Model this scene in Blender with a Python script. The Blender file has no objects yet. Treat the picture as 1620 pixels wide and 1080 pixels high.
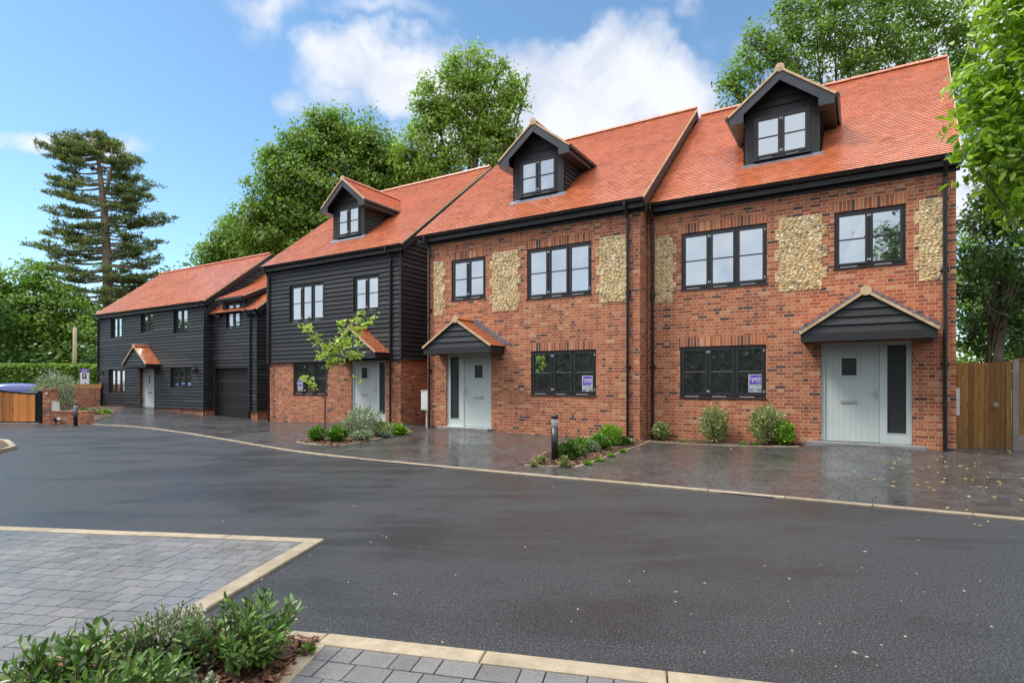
import bpy, math, random
import numpy as np
from mathutils import Vector, Matrix

R = math.radians
S = bpy.context.scene
COL = S.collection

# ------------------------------------------------------------------ camera
cam_d = bpy.data.cameras.new("camera")
cam = bpy.data.objects.new("camera", cam_d)
COL.objects.link(cam)
cam_d.sensor_width = 36.0
cam_d.lens = 20.0
cam_d.shift_y = 0.0407
cam_d.clip_start = 0.05
cam_d.clip_end = 3000
cam.location = (0, 0, 1.4)
cam.rotation_euler = (R(90), 0, 0)
S.camera = cam

# ------------------------------------------------------------------ light
SUN_EL, SUN_AZ = 54.0, 266.0      # azimuth measured clockwise from +Y (straight ahead)
sun_d = bpy.data.lights.new("sun", 'SUN')
sun = bpy.data.objects.new("sun", sun_d)
COL.objects.link(sun)
sun_d.energy = 1.8
sun_d.angle = R(14)
sun_d.color = (1.0, 0.955, 0.88)
sd = Vector((math.sin(R(SUN_AZ)) * math.cos(R(SUN_EL)), math.cos(R(SUN_AZ)) * math.cos(R(SUN_EL)), math.sin(R(SUN_EL))))
sun.rotation_euler = (-sd).to_track_quat('-Z', 'Y').to_euler()
sun.location = sd * 60

S.view_settings.view_transform = 'Standard'
S.view_settings.look = 'None'
S.view_settings.gamma = 1.0
S.view_settings.exposure = 0.75
S.cycles.use_denoising = True
S.cycles.caustics_reflective = False
S.cycles.caustics_refractive = False
S.cycles.max_bounces = 6
S.cycles.transparent_max_bounces = 8

H0, F0, CX0 = 606.0, 900.0, 810.0


def at(px, py, Z):
    """a point Z metres ahead, seen at that pixel of the 1620 x 1080 photograph"""
    return Vector(((px - CX0) / F0 * Z, Z, 1.4 + (H0 - py) / F0 * Z))


def gnd(px, py, z=0.0):
    Z = (1.4 - z) * F0 / (py - H0)
    return Vector(((px - CX0) / F0 * Z, Z, z))


# ------------------------------------------------------------------ node helpers
class NT:
    def __init__(s, tree):
        s.t = tree
        s.n = tree.nodes
        s.l = tree.links

    def node(s, typ, **kw):
        nd = s.n.new(typ)
        for k, v in kw.items():
            setattr(nd, k, v)
        return nd

    def put(s, sock, v):
        if v is None:
            return
        if isinstance(v, bpy.types.NodeSocket):
            s.l.new(v, sock)
        else:
            if hasattr(sock, 'default_value'):
                dv = sock.default_value
                if hasattr(dv, '__len__') and not isinstance(v, (int, float)):
                    v = tuple(v)
                    if len(dv) == 4 and len(v) == 3:
                        v = v + (1.0,)
                sock.default_value = v

    def math(s, op, a, b=None, c=None, clamp=False):
        nd = s.node('ShaderNodeMath', operation=op, use_clamp=clamp)
        s.put(nd.inputs[0], a)
        s.put(nd.inputs[1], b)
        s.put(nd.inputs[2], c)
        return nd.outputs[0]

    def vmath(s, op, a, b=None, out=0):
        nd = s.node('ShaderNodeVectorMath', operation=op)
        s.put(nd.inputs[0], a)
        if b is not None:
            if op == 'SCALE':
                s.put(nd.inputs['Scale'], b)
            else:
                s.put(nd.inputs[1], b)
        return nd.outputs[out]

    def noise(s, vec, scale, detail=2.0, rough=0.5, dim='3D', w=None, dist=0.0):
        nd = s.node('ShaderNodeTexNoise', noise_dimensions=dim)
        s.put(nd.inputs['Vector'], vec)
        s.put(nd.inputs['Scale'], scale)
        s.put(nd.inputs['Detail'], detail)
        s.put(nd.inputs['Roughness'], rough)
        s.put(nd.inputs['Distortion'], dist)
        return nd.outputs['Fac']

    def vor(s, vec, scale, feature='F1', out='Distance'):
        nd = s.node('ShaderNodeTexVoronoi', feature=feature)
        s.put(nd.inputs['Vector'], vec)
        s.put(nd.inputs['Scale'], scale)
        return nd.outputs[out]

    def ramp(s, fac, stops, interp='LINEAR'):
        nd = s.node('ShaderNodeValToRGB')
        cr = nd.color_ramp
        cr.interpolation = interp
        while len(cr.elements) < len(stops):
            cr.elements.new(0.5)
        for e, (p, c) in zip(cr.elements, stops):
            e.position = p
            e.color = (c[0], c[1], c[2], 1) if hasattr(c, '__len__') else (c, c, c, 1)
        s.put(nd.inputs[0], fac)
        return nd.outputs[0]

    def mix(s, fac, a, b, blend='MIX'):
        nd = s.node('ShaderNodeMix', data_type='RGBA', blend_type=blend)
        s.put(nd.inputs[0], fac)
        s.put(nd.inputs[6], a)
        s.put(nd.inputs[7], b)
        return nd.outputs[2]

    def mapr(s, v, a, b, c, d, smooth=False):
        nd = s.node('ShaderNodeMapRange')
        if smooth:
            nd.interpolation_type = 'SMOOTHSTEP'
        for i, x in enumerate((v, a, b, c, d)):
            s.put(nd.inputs[i], x)
        return nd.outputs[0]

    def bump(s, h, strength=0.5, dist=0.01, normal=None):
        nd = s.node('ShaderNodeBump')
        s.put(nd.inputs['Strength'], strength)
        s.put(nd.inputs['Distance'], dist)
        s.put(nd.inputs['Height'], h)
        if normal is not None:
            s.put(nd.inputs['Normal'], normal)
        return nd.outputs[0]

    def xyz(s, v):
        nd = s.node('ShaderNodeSeparateXYZ')
        s.put(nd.inputs[0], v)
        return nd.outputs

    def comb(s, x, y, z=0.0):
        nd = s.node('ShaderNodeCombineXYZ')
        s.put(nd.inputs[0], x)
        s.put(nd.inputs[1], y)
        s.put(nd.inputs[2], z)
        return nd.outputs[0]


# ------------------------------------------------------------------ world
W = bpy.data.worlds.new("World")
S.world = W
W.use_nodes = True
w = NT(W.node_tree)
w.n.clear()
sky = w.node('ShaderNodeTexSky', sky_type='NISHITA')
sky.sun_disc = False
sky.sun_elevation = R(SUN_EL)
sky.sun_rotation = R(SUN_AZ)
sky.air_density = 1.0
sky.dust_density = 0.15
sky.ozone_density = 2.5
tc = w.node('ShaderNodeTexCoord')
D = tc.outputs['Generated']
n1 = w.noise(D, 5.0, 6.0, 0.6)
n2 = w.noise(D, 2.1, 5.0, 0.55)
warp = w.node('ShaderNodeTexNoise')
w.put(warp.inputs['Vector'], D)
warp.inputs['Scale'].default_value = 4.5
warp.inputs['Detail'].default_value = 6
wd = w.vmath('SCALE', w.vmath('SUBTRACT', warp.outputs['Color'], (0.5, 0.5, 0.5)), 0.30)
DW = w.vmath('ADD', D, wd)
# cloud masses: direction (given as picture px for convenience), half sizes in px, weight
CL = [(960, 155, 190, 82, 1.1), (790, 145, 210, 76, 1.1), (620, 122, 115, 56, 1.0), (1050, 185, 95, 88, 1.1),
      (440, 45, 80, 36, 0.36), (610, 38, 110, 24, 0.36), (1050, 30, 70, 24, 0.36), (490, 178, 50, 40, 0.40), (560, 160, 60, 40, 0.5),
      (120, 235, 85, 36, 0.62), (5, 238, 28, 26, 0.55), (700, 225, 130, 70, 0.8), (1500, 60, 260, 160, 0.8), (1540, 330, 160, 120, 1.0),
      (60, 500, 140, 60, 0.35), (1300, 60, 160, 90, 0.5)]
mask = None
for (px, py, sx, sy, wt) in CL:
    v = Vector(((px - CX0) / F0, 1.0, (H0 - py) / F0))
    L = v.length
    c = v.normalized()
    right = Vector((1, 0, 0))
    right = (right - c * right.dot(c)).normalized()
    up = c.cross(right) * -1
    if up.z < 0:
        up = -up
    du_ = w.vmath('DOT_PRODUCT', DW, tuple(right), out=1)
    dv_ = w.vmath('DOT_PRODUCT', DW, tuple(up), out=1)
    df_ = w.vmath('DOT_PRODUCT', DW, tuple(c), out=1)
    a = w.math('DIVIDE', du_, sx / F0 / L * 0.95)
    b = w.math('DIVIDE', dv_, sy / F0 / L * 0.95)
    r2 = w.math('ADD', w.math('MULTIPLY', a, a), w.math('MULTIPLY', b, b))
    m = w.math('MULTIPLY', w.math('SUBTRACT', 1.25, w.math('SQRT', r2)), 1.0)
    m = w.math('MULTIPLY', w.math('MULTIPLY', m, wt), w.math('GREATER_THAN', df_, 0.0))
    mask = m if mask is None else w.math('MAXIMUM', mask, m)
dz = w.xyz(D)
# broken high cloud over the rest of the sky (behind the camera and overhead)
back = w.mapr(dz[1], 0.42, -0.05, 0.0, 0.95, True)
high = w.mapr(dz[2], 0.62, 0.80, 0.0, 1.0, True)
mask = w.math('MAXIMUM', mask, w.math('MULTIPLY', w.math('MAXIMUM', back, high), w.mapr(n2, 0.3, 0.6, 0.55, 1.0)))
fac = w.math('ADD', w.math('MAXIMUM', mask, 0.0), w.math('MULTIPLY', w.math('SUBTRACT', n1, 0.5), 1.35))
fac = w.math('MULTIPLY', w.mapr(fac, 0.06, 0.80, 0.0, 1.0, True), w.mapr(mask, 0.0, 0.25, 0.0, 1.0, True))
shade = w.mapr(w.noise(DW, 6.5, 5.0, 0.6), 0.34, 0.62, 0.0, 1.0, True)
ccol = w.mix(shade, (4.6, 4.9, 5.6), (6.3, 6.3, 6.5))
over = w.mapr(dz[2], 0.50, 0.85, 1.0, 3.4, True)
ccol = w.vmath('SCALE', ccol, over)
skyc = w.mix(1.0, sky.outputs[0], (1.14, 1.33, 1.29), 'MULTIPLY')
wc = w.mix(w.math('MULTIPLY', fac, 0.9), skyc, ccol)
bg = w.node('ShaderNodeBackground')
w.put(bg.inputs[0], wc)
bg.inputs[1].default_value = 0.10
wo = w.node('ShaderNodeOutputWorld')
w.l.new(bg.outputs[0], wo.inputs[0])


# ------------------------------------------------------------------ materials
def mat(name, col=(0.5, 0.5, 0.5), rough=0.5, spec=0.5, metal=0.0):
    m = bpy.data.materials.new(name)
    m.use_nodes = True
    t = NT(m.node_tree)
    b = m.node_tree.nodes['Principled BSDF']
    t.put(b.inputs['Base Color'], col)
    b.inputs['Roughness'].default_value = rough
    b.inputs['Specular IOR Level'].default_value = spec
    b.inputs['Metallic'].default_value = metal
    return m, t, b


def objco(t):
    return t.node('ShaderNodeTexCoord').outputs['Object']


def uvco(t):
    return t.node('ShaderNodeTexCoord').outputs['UV']


def island(t):
    return t.node('ShaderNodeNewGeometry').outputs['Random Per Island']


def simple(name, col, rough=0.5, var=0.25, scale=3.0, bump=0.0, bscale=60.0, spec=0.5, metal=0.0):
    m, t, b = mat(name, col, rough, spec, metal)
    o = objco(t)
    n = t.noise(o, scale, 4.0, 0.6)
    lo = tuple(c * (1 - var) for c in col)
    hi = tuple(min(1, c * (1 + var)) for c in col)
    t.put(b.inputs['Base Color'], t.ramp(n, [(0.3, lo), (0.7, hi)]))
    t.put(b.inputs['Roughness'], t.mapr(t.noise(o, scale * 3, 3), 0.3, 0.7, rough * 0.8, min(1, rough * 1.2)))
    if bump:
        t.put(b.inputs['Normal'], t.bump(t.noise(o, bscale, 3), bump, 0.005))
    return m


def brick_material(name, soldier=False):
    m, t, b = mat(name, rough=0.8, spec=0.25)
    uv = uvco(t)
    s = t.xyz(uv)
    X, Y = (s[1], s[0]) if soldier else (s[0], s[1])
    ROW, UNIT = 0.075, 0.3375
    jitter = t.math('MULTIPLY', t.math('SUBTRACT', t.noise(uv, 9.0, 1), 0.5), 0.006)
    Y = t.math('ADD', Y, jitter)
    ry = t.math('DIVIDE', Y, ROW)
    row = t.math('FLOOR', ry)
    fy = t.math('MULTIPLY', t.math('SUBTRACT', ry, row), ROW)
    if soldier:
        bx = t.math('DIVIDE', X, 0.235)
        cell = t.math('FLOOR', bx)
        fx = t.math('MULTIPLY', t.math('SUBTRACT', bx, cell), 0.235)
        head = 0.0
        wid = 0.235
        cid = cell
    else:
        off = t.math('MULTIPLY', t.math('MODULO', t.math('ABSOLUTE', row), 2.0), 0.5)
        wn = t.node('ShaderNodeTexWhiteNoise', noise_dimensions='1D')
        t.put(wn.inputs['W'], row)
        off = t.math('ADD', off, t.math('MULTIPLY', wn.outputs['Value'], 0.05))
        ux = t.math('ADD', t.math('DIVIDE', X, UNIT), off)
        cell = t.math('FLOOR', ux)
        fu = t.math('MULTIPLY', t.math('SUBTRACT', ux, cell), UNIT)
        head = t.math('GREATER_THAN', fu, 0.225)
        fx = t.math('SUBTRACT', fu, t.math('MULTIPLY', head, 0.225))
        wid = t.math('SUBTRACT', 0.225, t.math('MULTIPLY', head, 0.1125))
        cid = t.math('ADD', t.math('MULTIPLY', cell, 2.0), head)
    d = t.math('MINIMUM', t.math('MINIMUM', fx, t.math('SUBTRACT', wid, fx)),
               t.math('MINIMUM', fy, t.math('SUBTRACT', ROW, fy)))
    edge = t.math('MULTIPLY', t.math('SUBTRACT', t.noise(uv, 70.0, 2), 0.5), 0.004)
    d = t.math('ADD', d, edge)
    face = t.mapr(d, 0.0042, 0.0080, 0.0, 1.0, True)
    wn = t.node('ShaderNodeTexWhiteNoise', noise_dimensions='2D')
    t.put(wn.inputs['Vector'], t.comb(cid, row))
    rnd = wn.outputs['Value']
    wn2 = t.node('ShaderNodeTexWhiteNoise', noise_dimensions='2D')
    t.put(wn2.inputs['Vector'], t.comb(t.math('ADD', cid, 37.3), t.math('ADD', row, 11.7)))
    col = t.ramp(rnd, [(0.0, (0.09, 0.055, 0.05)), (0.07, (0.15, 0.075, 0.058)), (0.08, (0.26, 0.092, 0.054)), (0.35, (0.36, 0.112, 0.058)),
                       (0.62, (0.44, 0.145, 0.070)), (0.88, (0.49, 0.190, 0.090)), (0.95, (0.50, 0.22, 0.12)), (1.0, (0.54, 0.32, 0.18))])
    mott = t.noise(uv, 45.0, 4, 0.65)
    col = t.mix(1.0, col, t.ramp(mott, [(0.25, 0.72), (0.75, 1.22)]), 'MULTIPLY')
    big = t.noise(uv, 0.7, 3, 0.6)
    col = t.mix(1.0, col, t.ramp(big, [(0.3, (0.88, 0.86, 0.86)), (0.7, (1.1, 1.1, 1.08))]), 'MULTIPLY')
    mort = t.ramp(t.noise(uv, 30.0, 3), [(0.3, (0.44, 0.285, 0.19)), (0.7, (0.60, 0.42, 0.29))])
    # pale lime bloom in patches
    ef = t.mapr(t.noise(uv, 1.6, 5, 0.7), 0.60, 0.78, 0.0, 0.28, True)
    col = t.mix(face, mort, col)
    col = t.mix(ef, col, (0.50, 0.32, 0.22))
    t.put(b.inputs['Base Color'], col)
    h = t.math('ADD', t.math('MULTIPLY', face, 0.7), t.math('ADD', t.math('MULTIPLY', mott, 0.25),
               t.math('MULTIPLY', t.math('MULTIPLY', wn2.outputs['Value'], face), 0.25)))
    t.put(b.inputs['Normal'], t.bump(h, 0.6, 0.006))
    return m


M = {}
M['brick'] = brick_material('red_brick')
M['soldier'] = brick_material('soldier_brick', True)

# black stained boards
m, t, b = mat('black_boards', rough=0.5, spec=0.35)
o = uvco(t)
g = t.node('ShaderNodeMapping')
t.put(g.inputs[0], o)
g.inputs['Scale'].default_value = (1.3, 26, 1)
ir = island(t)
grain = t.noise(t.vmath('ADD', g.outputs[0], t.comb(t.math('MULTIPLY', ir, 50.0), 0.0)), 4.0, 6, 0.7, dist=0.6)
kn = t.vor(t.vmath('MULTIPLY', o, (1.6, 4.0, 1)), 1.3)
knot = t.mapr(kn, 0.03, 0.12, 1.0, 0.0, True)
c = t.ramp(grain, [(0.25, (0.011, 0.0112, 0.012)), (0.55, (0.027, 0.028, 0.030)), (0.8, (0.070, 0.072, 0.076))])
c = t.mix(1.0, c, t.ramp(ir, [(0, 0.75), (0.8, 1.25), (1, 2.0)]), 'MULTIPLY')
c = t.mix(t.math('MULTIPLY', knot, 0.7), c, (0.004, 0.004, 0.005))
t.put(b.inputs['Base Color'], c)
t.put(b.inputs['Roughness'], t.mapr(grain, 0.3, 0.7, 0.42, 0.65))
t.put(b.inputs['Normal'], t.bump(grain, 0.5, 0.004))
M['board'] = m

# wet clay plain tiles
m, t, b = mat('clay_tiles', rough=0.3, spec=0.6)
ir = island(t)
o = objco(t)
c = t.ramp(ir, [(0.0, (0.50, 0.142, 0.052)), (0.3, (0.57, 0.172, 0.055)), (0.7, (0.62, 0.192, 0.060)), (0.95, (0.67, 0.205, 0.088)), (1.0, (0.46, 0.13, 0.075))])
nb = t.noise(o, 1.0, 4, 0.6)
c = t.mix(1.0, c, t.ramp(nb, [(0.3, (0.94, 0.92, 0.93)), (0.7, (1.05, 1.06, 1.05))]), 'MULTIPLY')
c = t.mix(1.0, c, t.ramp(t.noise(o, 38, 3), [(0.3, 0.92), (0.7, 1.07)]), 'MULTIPLY')
t.put(b.inputs['Base Color'], c)
rw = t.mapr(t.noise(o, 0.9, 4, 0.7), 0.35, 0.65, 0.22, 0.42, True)
t.put(b.inputs['Roughness'], t.math('ADD', rw, t.math('MULTIPLY', ir, 0.10)))
b.inputs['Coat Weight'].default_value = 1.0
b.inputs['Coat IOR'].default_value = 2.2
b.inputs['Coat Roughness'].default_value = 0.26
t.put(b.inputs['Normal'], t.bump(t.noise(o, 60, 3), 0.25, 0.004))
M['tile'] = m

M['ridge'] = simple('ridge_clay', (0.58, 0.18, 0.08), 0.38, 0.25, 4.0, 0.3, 50)
M['mortar'] = simple('lime_mortar', (0.58, 0.42, 0.24), 0.85, 0.25, 6.0, 0.5, 60)
M['black'] = simple('black_plastic', (0.012, 0.012, 0.014), 0.28, 0.2, 2.0, spec=0.5)
M['fascia'] = simple('black_painted_wood', (0.014, 0.015, 0.018), 0.45, 0.3, 3.0, 0.2, 40)
M['barge'] = simple('dark_grey_painted_wood', (0.035, 0.042, 0.052), 0.45, 0.25, 2.0, 0.15, 40)
M['frame'] = simple('window_frame_black', (0.022, 0.024, 0.028), 0.35, 0.2, 3.0, 0.1, 80)
M['bar'] = simple('glazing_bar_lit_grey', (0.10, 0.105, 0.11), 0.4, 0.2, 3.0)
M['lead'] = simple('lead_flashing', (0.14, 0.16, 0.20), 0.5, 0.35, 5.0, 0.4, 30)
M['white'] = simple('white_plastic', (0.72, 0.73, 0.72), 0.4, 0.08, 2.0)
M['steel'] = simple('brushed_steel', (0.5, 0.5, 0.49), 0.4, 0.1, 2.0, metal=0.5)
M['hinge'] = simple('pale_hinge_and_glint', (0.62, 0.63, 0.65), 0.35, 0.1, 8.0)
M['door'] = None
m, t, b = mat('pale_green_grey_door', rough=0.42, spec=0.4)
u = uvco(t)
sx = t.xyz(u)
fr = t.math('FRACT', t.math('DIVIDE', sx[0], 0.105))
gv = t.mapr(t.math('ABSOLUTE', t.math('SUBTRACT', fr, 0.5)), 0.455, 0.49, 0.0, 1.0, True)
gr = t.noise(t.vmath('MULTIPLY', u, (120, 3, 1)), 1.0, 3)
c = t.ramp(gr, [(0.3, (0.50, 0.565, 0.54)), (0.7, (0.56, 0.62, 0.595))])
t.put(b.inputs['Base Color'], t.mix(t.math('MULTIPLY', gv, 0.35), c, (0.25, 0.29, 0.28)))
t.put(b.inputs['Normal'], t.bump(t.math('SUBTRACT', t.math('MULTIPLY', gr, 0.1), gv), 0.6, 0.004))
M['door'] = m
M['doorframe'] = simple('pale_green_grey_frame', (0.56, 0.62, 0.60), 0.38, 0.06, 2.0)
m, t, b = mat('obscure_glass', (0.035, 0.04, 0.042), 0.22, 0.7)
t.put(b.inputs['Normal'], t.bump(t.noise(objco(t), 90, 2), 0.25, 0.004))
M['obscure'] = m

# coated window glass: mirror-like double glazing over a dark room
m = bpy.data.materials.new('window_glass')
m.use_nodes = True
t = NT(m.node_tree)
t.n.clear()
dif = t.node('ShaderNodeBsdfPrincipled')
dif.inputs['Base Color'].default_value = (0.022, 0.024, 0.026, 1)
dif.inputs['Roughness'].default_value = 0.3
gl = t.node('ShaderNodeBsdfGlossy')
gl.inputs['Roughness'].default_value = 0.015
gl.inputs['Color'].default_value = (0.86, 0.93, 0.97, 1)
bm_ = t.bump(t.noise(objco(t), 1.3, 1), 0.05, 0.02)
t.put(gl.inputs['Normal'], bm_)
mx = t.node('ShaderNodeMixShader')
lw = t.node('ShaderNodeLayerWeight')
lw.inputs['Blend'].default_value = 0.35
t.put(mx.inputs[0], t.mapr(lw.outputs['Fresnel'], 0.0, 1.0, 0.62, 1.0))
t.l.new(dif.outputs[0], mx.inputs[1])
t.l.new(gl.outputs[0], mx.inputs[2])
out = t.node('ShaderNodeOutputMaterial')
t.l.new(mx.outputs[0], out.inputs[0])
M['glass'] = m

# asphalt
m, t, b = mat('wet_asphalt', rough=0.5, spec=0.5)
o = objco(t)
f1 = t.noise(o, 85.0, 4, 0.8)
sp = t.vor(o, 75.0)
big = t.noise(o, 0.35, 5, 0.65, dist=0.4)
mid = t.noise(t.vmath('MULTIPLY', o, (0.45, 1.7, 1)), 0.8, 5, 0.65, dist=0.7)
wet = t.mapr(t.math('ADD', t.math('MULTIPLY', big, 0.55), t.math('MULTIPLY', mid, 0.55)), 0.44, 0.64, 0.0, 1.0, True)
c = t.ramp(f1, [(0.38, (0.006, 0.006, 0.006)), (0.49, (0.017, 0.017, 0.0172)), (0.56, (0.045, 0.045, 0.045)), (0.66, (0.14, 0.14, 0.138))])
grn = t.noise(o, 24.0, 5, 0.85)
c = t.mix(1.0, c, t.ramp(grn, [(0.35, 0.7), (0.5, 1.0), (0.68, 1.35)]), 'MULTIPLY')
gritm = t.mapr(t.vor(o, 38.0), 0.02, 0.09, 1.0, 0.0, True)
wn = t.vor(o, 38.0, out='Color')
c = t.mix(t.math('MULTIPLY', gritm, t.mapr(t.xyz(wn)[0], 0.8, 0.9, 0.0, 0.8)), c, (0.30, 0.30, 0.29))
c = t.mix(1.0, c, t.ramp(wet, [(0, 1.0), (1, 0.72)]), 'MULTIPLY')
t.put(b.inputs['Base Color'], c)
t.put(b.inputs['Roughness'], t.mapr(wet, 0.0, 1.0, 0.58, 0.34))
t.put(b.inputs['Specular IOR Level'], t.mapr(wet, 0.0, 1.0, 0.45, 0.75))
hh = t.math('ADD', t.math('ADD', t.math('MULTIPLY', f1, 0.8), t.math('MULTIPLY', grn, 0.6)), t.math('MULTIPLY', sp, 0.5))
t.put(b.inputs['Normal'], t.bump(hh, t.mapr(wet, 0.0, 1.0, 0.55, 0.22), 0.005))
M['asphalt'] = m


def paver_material(name, ramp, r0, r1, wscale, wl, wh):
    m, t, b = mat(name, rough=0.3, spec=0.5)
    o = objco(t)
    ir = island(t)
    c = t.ramp(ir, ramp)
    c = t.mix(1.0, c, t.ramp(t.noise(o, 60, 4, 0.7), [(0.3, 0.75), (0.7, 1.25)]), 'MULTIPLY')
    big = t.noise(o, 0.8, 4, 0.6)
    c = t.mix(1.0, c, t.ramp(big, [(0.3, (0.82, 0.8, 0.78)), (0.7, (1.12, 1.12, 1.13))]), 'MULTIPLY')
    t.put(b.inputs['Base Color'], c)
    wet = t.mapr(t.noise(o, wscale, 5, 0.65, dist=0.5), wl, wh, 0.0, 1.0, True)
    t.put(b.inputs['Roughness'], t.math('ADD', t.mapr(wet, 0.0, 1.0, r1, r0), t.math('MULTIPLY', ir, 0.05)))
    t.put(b.inputs['Normal'], t.bump(t.noise(o, 110, 3, 0.6), t.mapr(wet, 0.0, 1.0, 0.30, 0.10), 0.003))
    return m


M['paver_dark'] = paver_material('wet_charcoal_paver', [(0, (0.048, 0.045, 0.043)), (0.5, (0.060, 0.056, 0.054)), (1, (0.074, 0.069, 0.066))], 0.14, 0.32, 0.7, 0.36, 0.62)
M['paver_grey'] = paver_material('damp_grey_paver', [(0, (0.135, 0.131, 0.126)), (0.5, (0.155, 0.151, 0.145)), (1, (0.178, 0.173, 0.164))], 0.20, 0.50, 0.9, 0.40, 0.58)
M['joint'] = simple('joint_sand', (0.010, 0.0095, 0.009), 0.8, 0.3, 20, 0.4, 80)
m, t, b = mat('buff_kerb', rough=0.6, spec=0.35)
o = objco(t)
c = t.ramp(t.noise(o, 7.0, 5, 0.7), [(0.25, (0.22, 0.175, 0.115)), (0.6, (0.35, 0.285, 0.19)), (0.85, (0.45, 0.39, 0.29))])
c = t.mix(1.0, c, t.ramp(island(t), [(0, 0.8), (1, 1.12)]), 'MULTIPLY')
c = t.mix(1.0, c, t.ramp(t.noise(o, 160.0, 2), [(0.3, 0.8), (0.7, 1.15)]), 'MULTIPLY')
t.put(b.inputs['Base Color'], c)
t.put(b.inputs['Normal'], t.bump(t.noise(o, 120, 3), 0.3, 0.004))
M['kerb'] = m
M['soil'] = simple('bare_soil', (0.07, 0.045, 0.028), 0.9, 0.5, 3, 0.8, 20)
m, t, b = mat('bark_mulch', rough=0.75, spec=0.3)
c = t.ramp(island(t), [(0, (0.055, 0.028, 0.016)), (0.5, (0.13, 0.06, 0.032)), (0.85, (0.24, 0.105, 0.05)), (1, (0.32, 0.20, 0.11))])
t.put(b.inputs['Base Color'], c)
M['bark_chip'] = m
M['earth'] = simple('garden_ground', (0.06, 0.075, 0.03), 0.95, 0.4, 0.5, 0.6, 10)


def leaf_mat(name, ramp, rough=0.45, trans=0.42, spec=0.35, clump=0.6, cl_lo=0.78, cl_hi=1.25):
    m, t, b = mat(name, rough=rough, spec=spec)
    ir = island(t)
    c = t.ramp(ir, ramp)
    n = t.noise(objco(t), clump, 3, 0.6)
    c = t.mix(1.0, c, t.ramp(n, [(0.32, (cl_lo, cl_lo, cl_lo * 0.95)), (0.68, (cl_hi, cl_hi, cl_hi))]), 'MULTIPLY')
    t.put(b.inputs['Base Color'], c)
    tr = t.node('ShaderNodeBsdfTranslucent')
    t.put(tr.inputs[0], t.mix(1.0, c, (1.25, 1.4, 0.7), 'MULTIPLY'))
    ms = t.node('ShaderNodeMixShader')
    ms.inputs[0].default_value = trans
    t.l.new(b.outputs[0], ms.inputs[1])
    t.l.new(tr.outputs[0], ms.inputs[2])
    t.l.new(ms.outputs[0], t.n['Material Output'].inputs[0])
    return m


M['leaf_mid'] = leaf_mat('leaves_mid_green', [(0, (0.10, 0.18, 0.028)), (0.5, (0.17, 0.28, 0.045)), (1, (0.27, 0.39, 0.075))])
M['leaf_light'] = leaf_mat('leaves_light_green', [(0, (0.15, 0.24, 0.035)), (0.5, (0.24, 0.36, 0.06)), (1, (0.36, 0.48, 0.11))], clump=0.5)
M['leaf_dark'] = leaf_mat('leaves_dark_green', [(0, (0.03, 0.07, 0.017)), (0.6, (0.06, 0.125, 0.028)), (1, (0.12, 0.20, 0.045))], rough=0.35)
M['leaf_laurel'] = leaf_mat('leaves_bright_glossy', [(0, (0.10, 0.20, 0.016)), (0.5, (0.23, 0.38, 0.03)), (1, (0.42, 0.57, 0.06))], rough=0.3, trans=0.45, clump=1.5)
M['needle'] = leaf_mat('pine_needles', [(0, (0.09, 0.125, 0.035)), (0.6, (0.16, 0.205, 0.06)), (1, (0.27, 0.31, 0.10))], rough=0.6, trans=0.2, clump=0.4)
M['leaf_glossy'] = leaf_mat('leaves_glossy_dark', [(0, (0.04, 0.085, 0.022)), (0.55, (0.085, 0.165, 0.035)), (1, (0.19, 0.31, 0.07))], rough=0.28, trans=0.2, clump=5)
M['leaf_silver'] = leaf_mat('leaves_silver_green', [(0, (0.15, 0.20, 0.13)), (0.6, (0.28, 0.34, 0.23)), (1, (0.45, 0.50, 0.36))], rough=0.6, trans=0.2, clump=4)
M['leaf_hebe'] = leaf_mat('leaves_grey_green', [(0, (0.12, 0.16, 0.09)), (0.6, (0.25, 0.31, 0.19)), (1, (0.45, 0.50, 0.36))], rough=0.6, trans=0.15, clump=6)
M['leaf_cream'] = leaf_mat('leaves_cream_edged', [(0, (0.12, 0.20, 0.05)), (0.5, (0.28, 0.34, 0.13)), (1, (0.55, 0.52, 0.27))], rough=0.45, trans=0.2, clump=4)
M['leaf_lime'] = leaf_mat('leaves_lime', [(0, (0.10, 0.22, 0.02)), (0.5, (0.19, 0.36, 0.04)), (1, (0.34, 0.50, 0.08))], rough=0.4, trans=0.35, clump=4)
M['leaf_young'] = leaf_mat('leaves_yellow_green', [(0, (0.20, 0.30, 0.04)), (0.5, (0.34, 0.46, 0.08)), (1, (0.50, 0.60, 0.15))], rough=0.45, trans=0.4, clump=3)
M['leaf_ball'] = leaf_mat('leaves_fresh_green', [(0, (0.05, 0.13, 0.018)), (0.5, (0.10, 0.24, 0.03)), (1, (0.20, 0.36, 0.055))], rough=0.4, trans=0.2, clump=6)
M['fallen'] = leaf_mat('fallen_leaves', [(0, (0.30, 0.20, 0.05)), (0.5, (0.48, 0.38, 0.10)), (1, (0.62, 0.55, 0.26))], rough=0.5, trans=0.1)
M['bark'] = simple('tree_bark', (0.10, 0.08, 0.06), 0.9, 0.45, 2.5, 0.9, 12)
M['bark_pale'] = simple('pine_bark', (0.26, 0.20, 0.15), 0.9, 0.4, 2.0, 0.9, 9)
M['stem'] = simple('young_stem', (0.12, 0.055, 0.04), 0.7, 0.3, 9.0)


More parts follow.
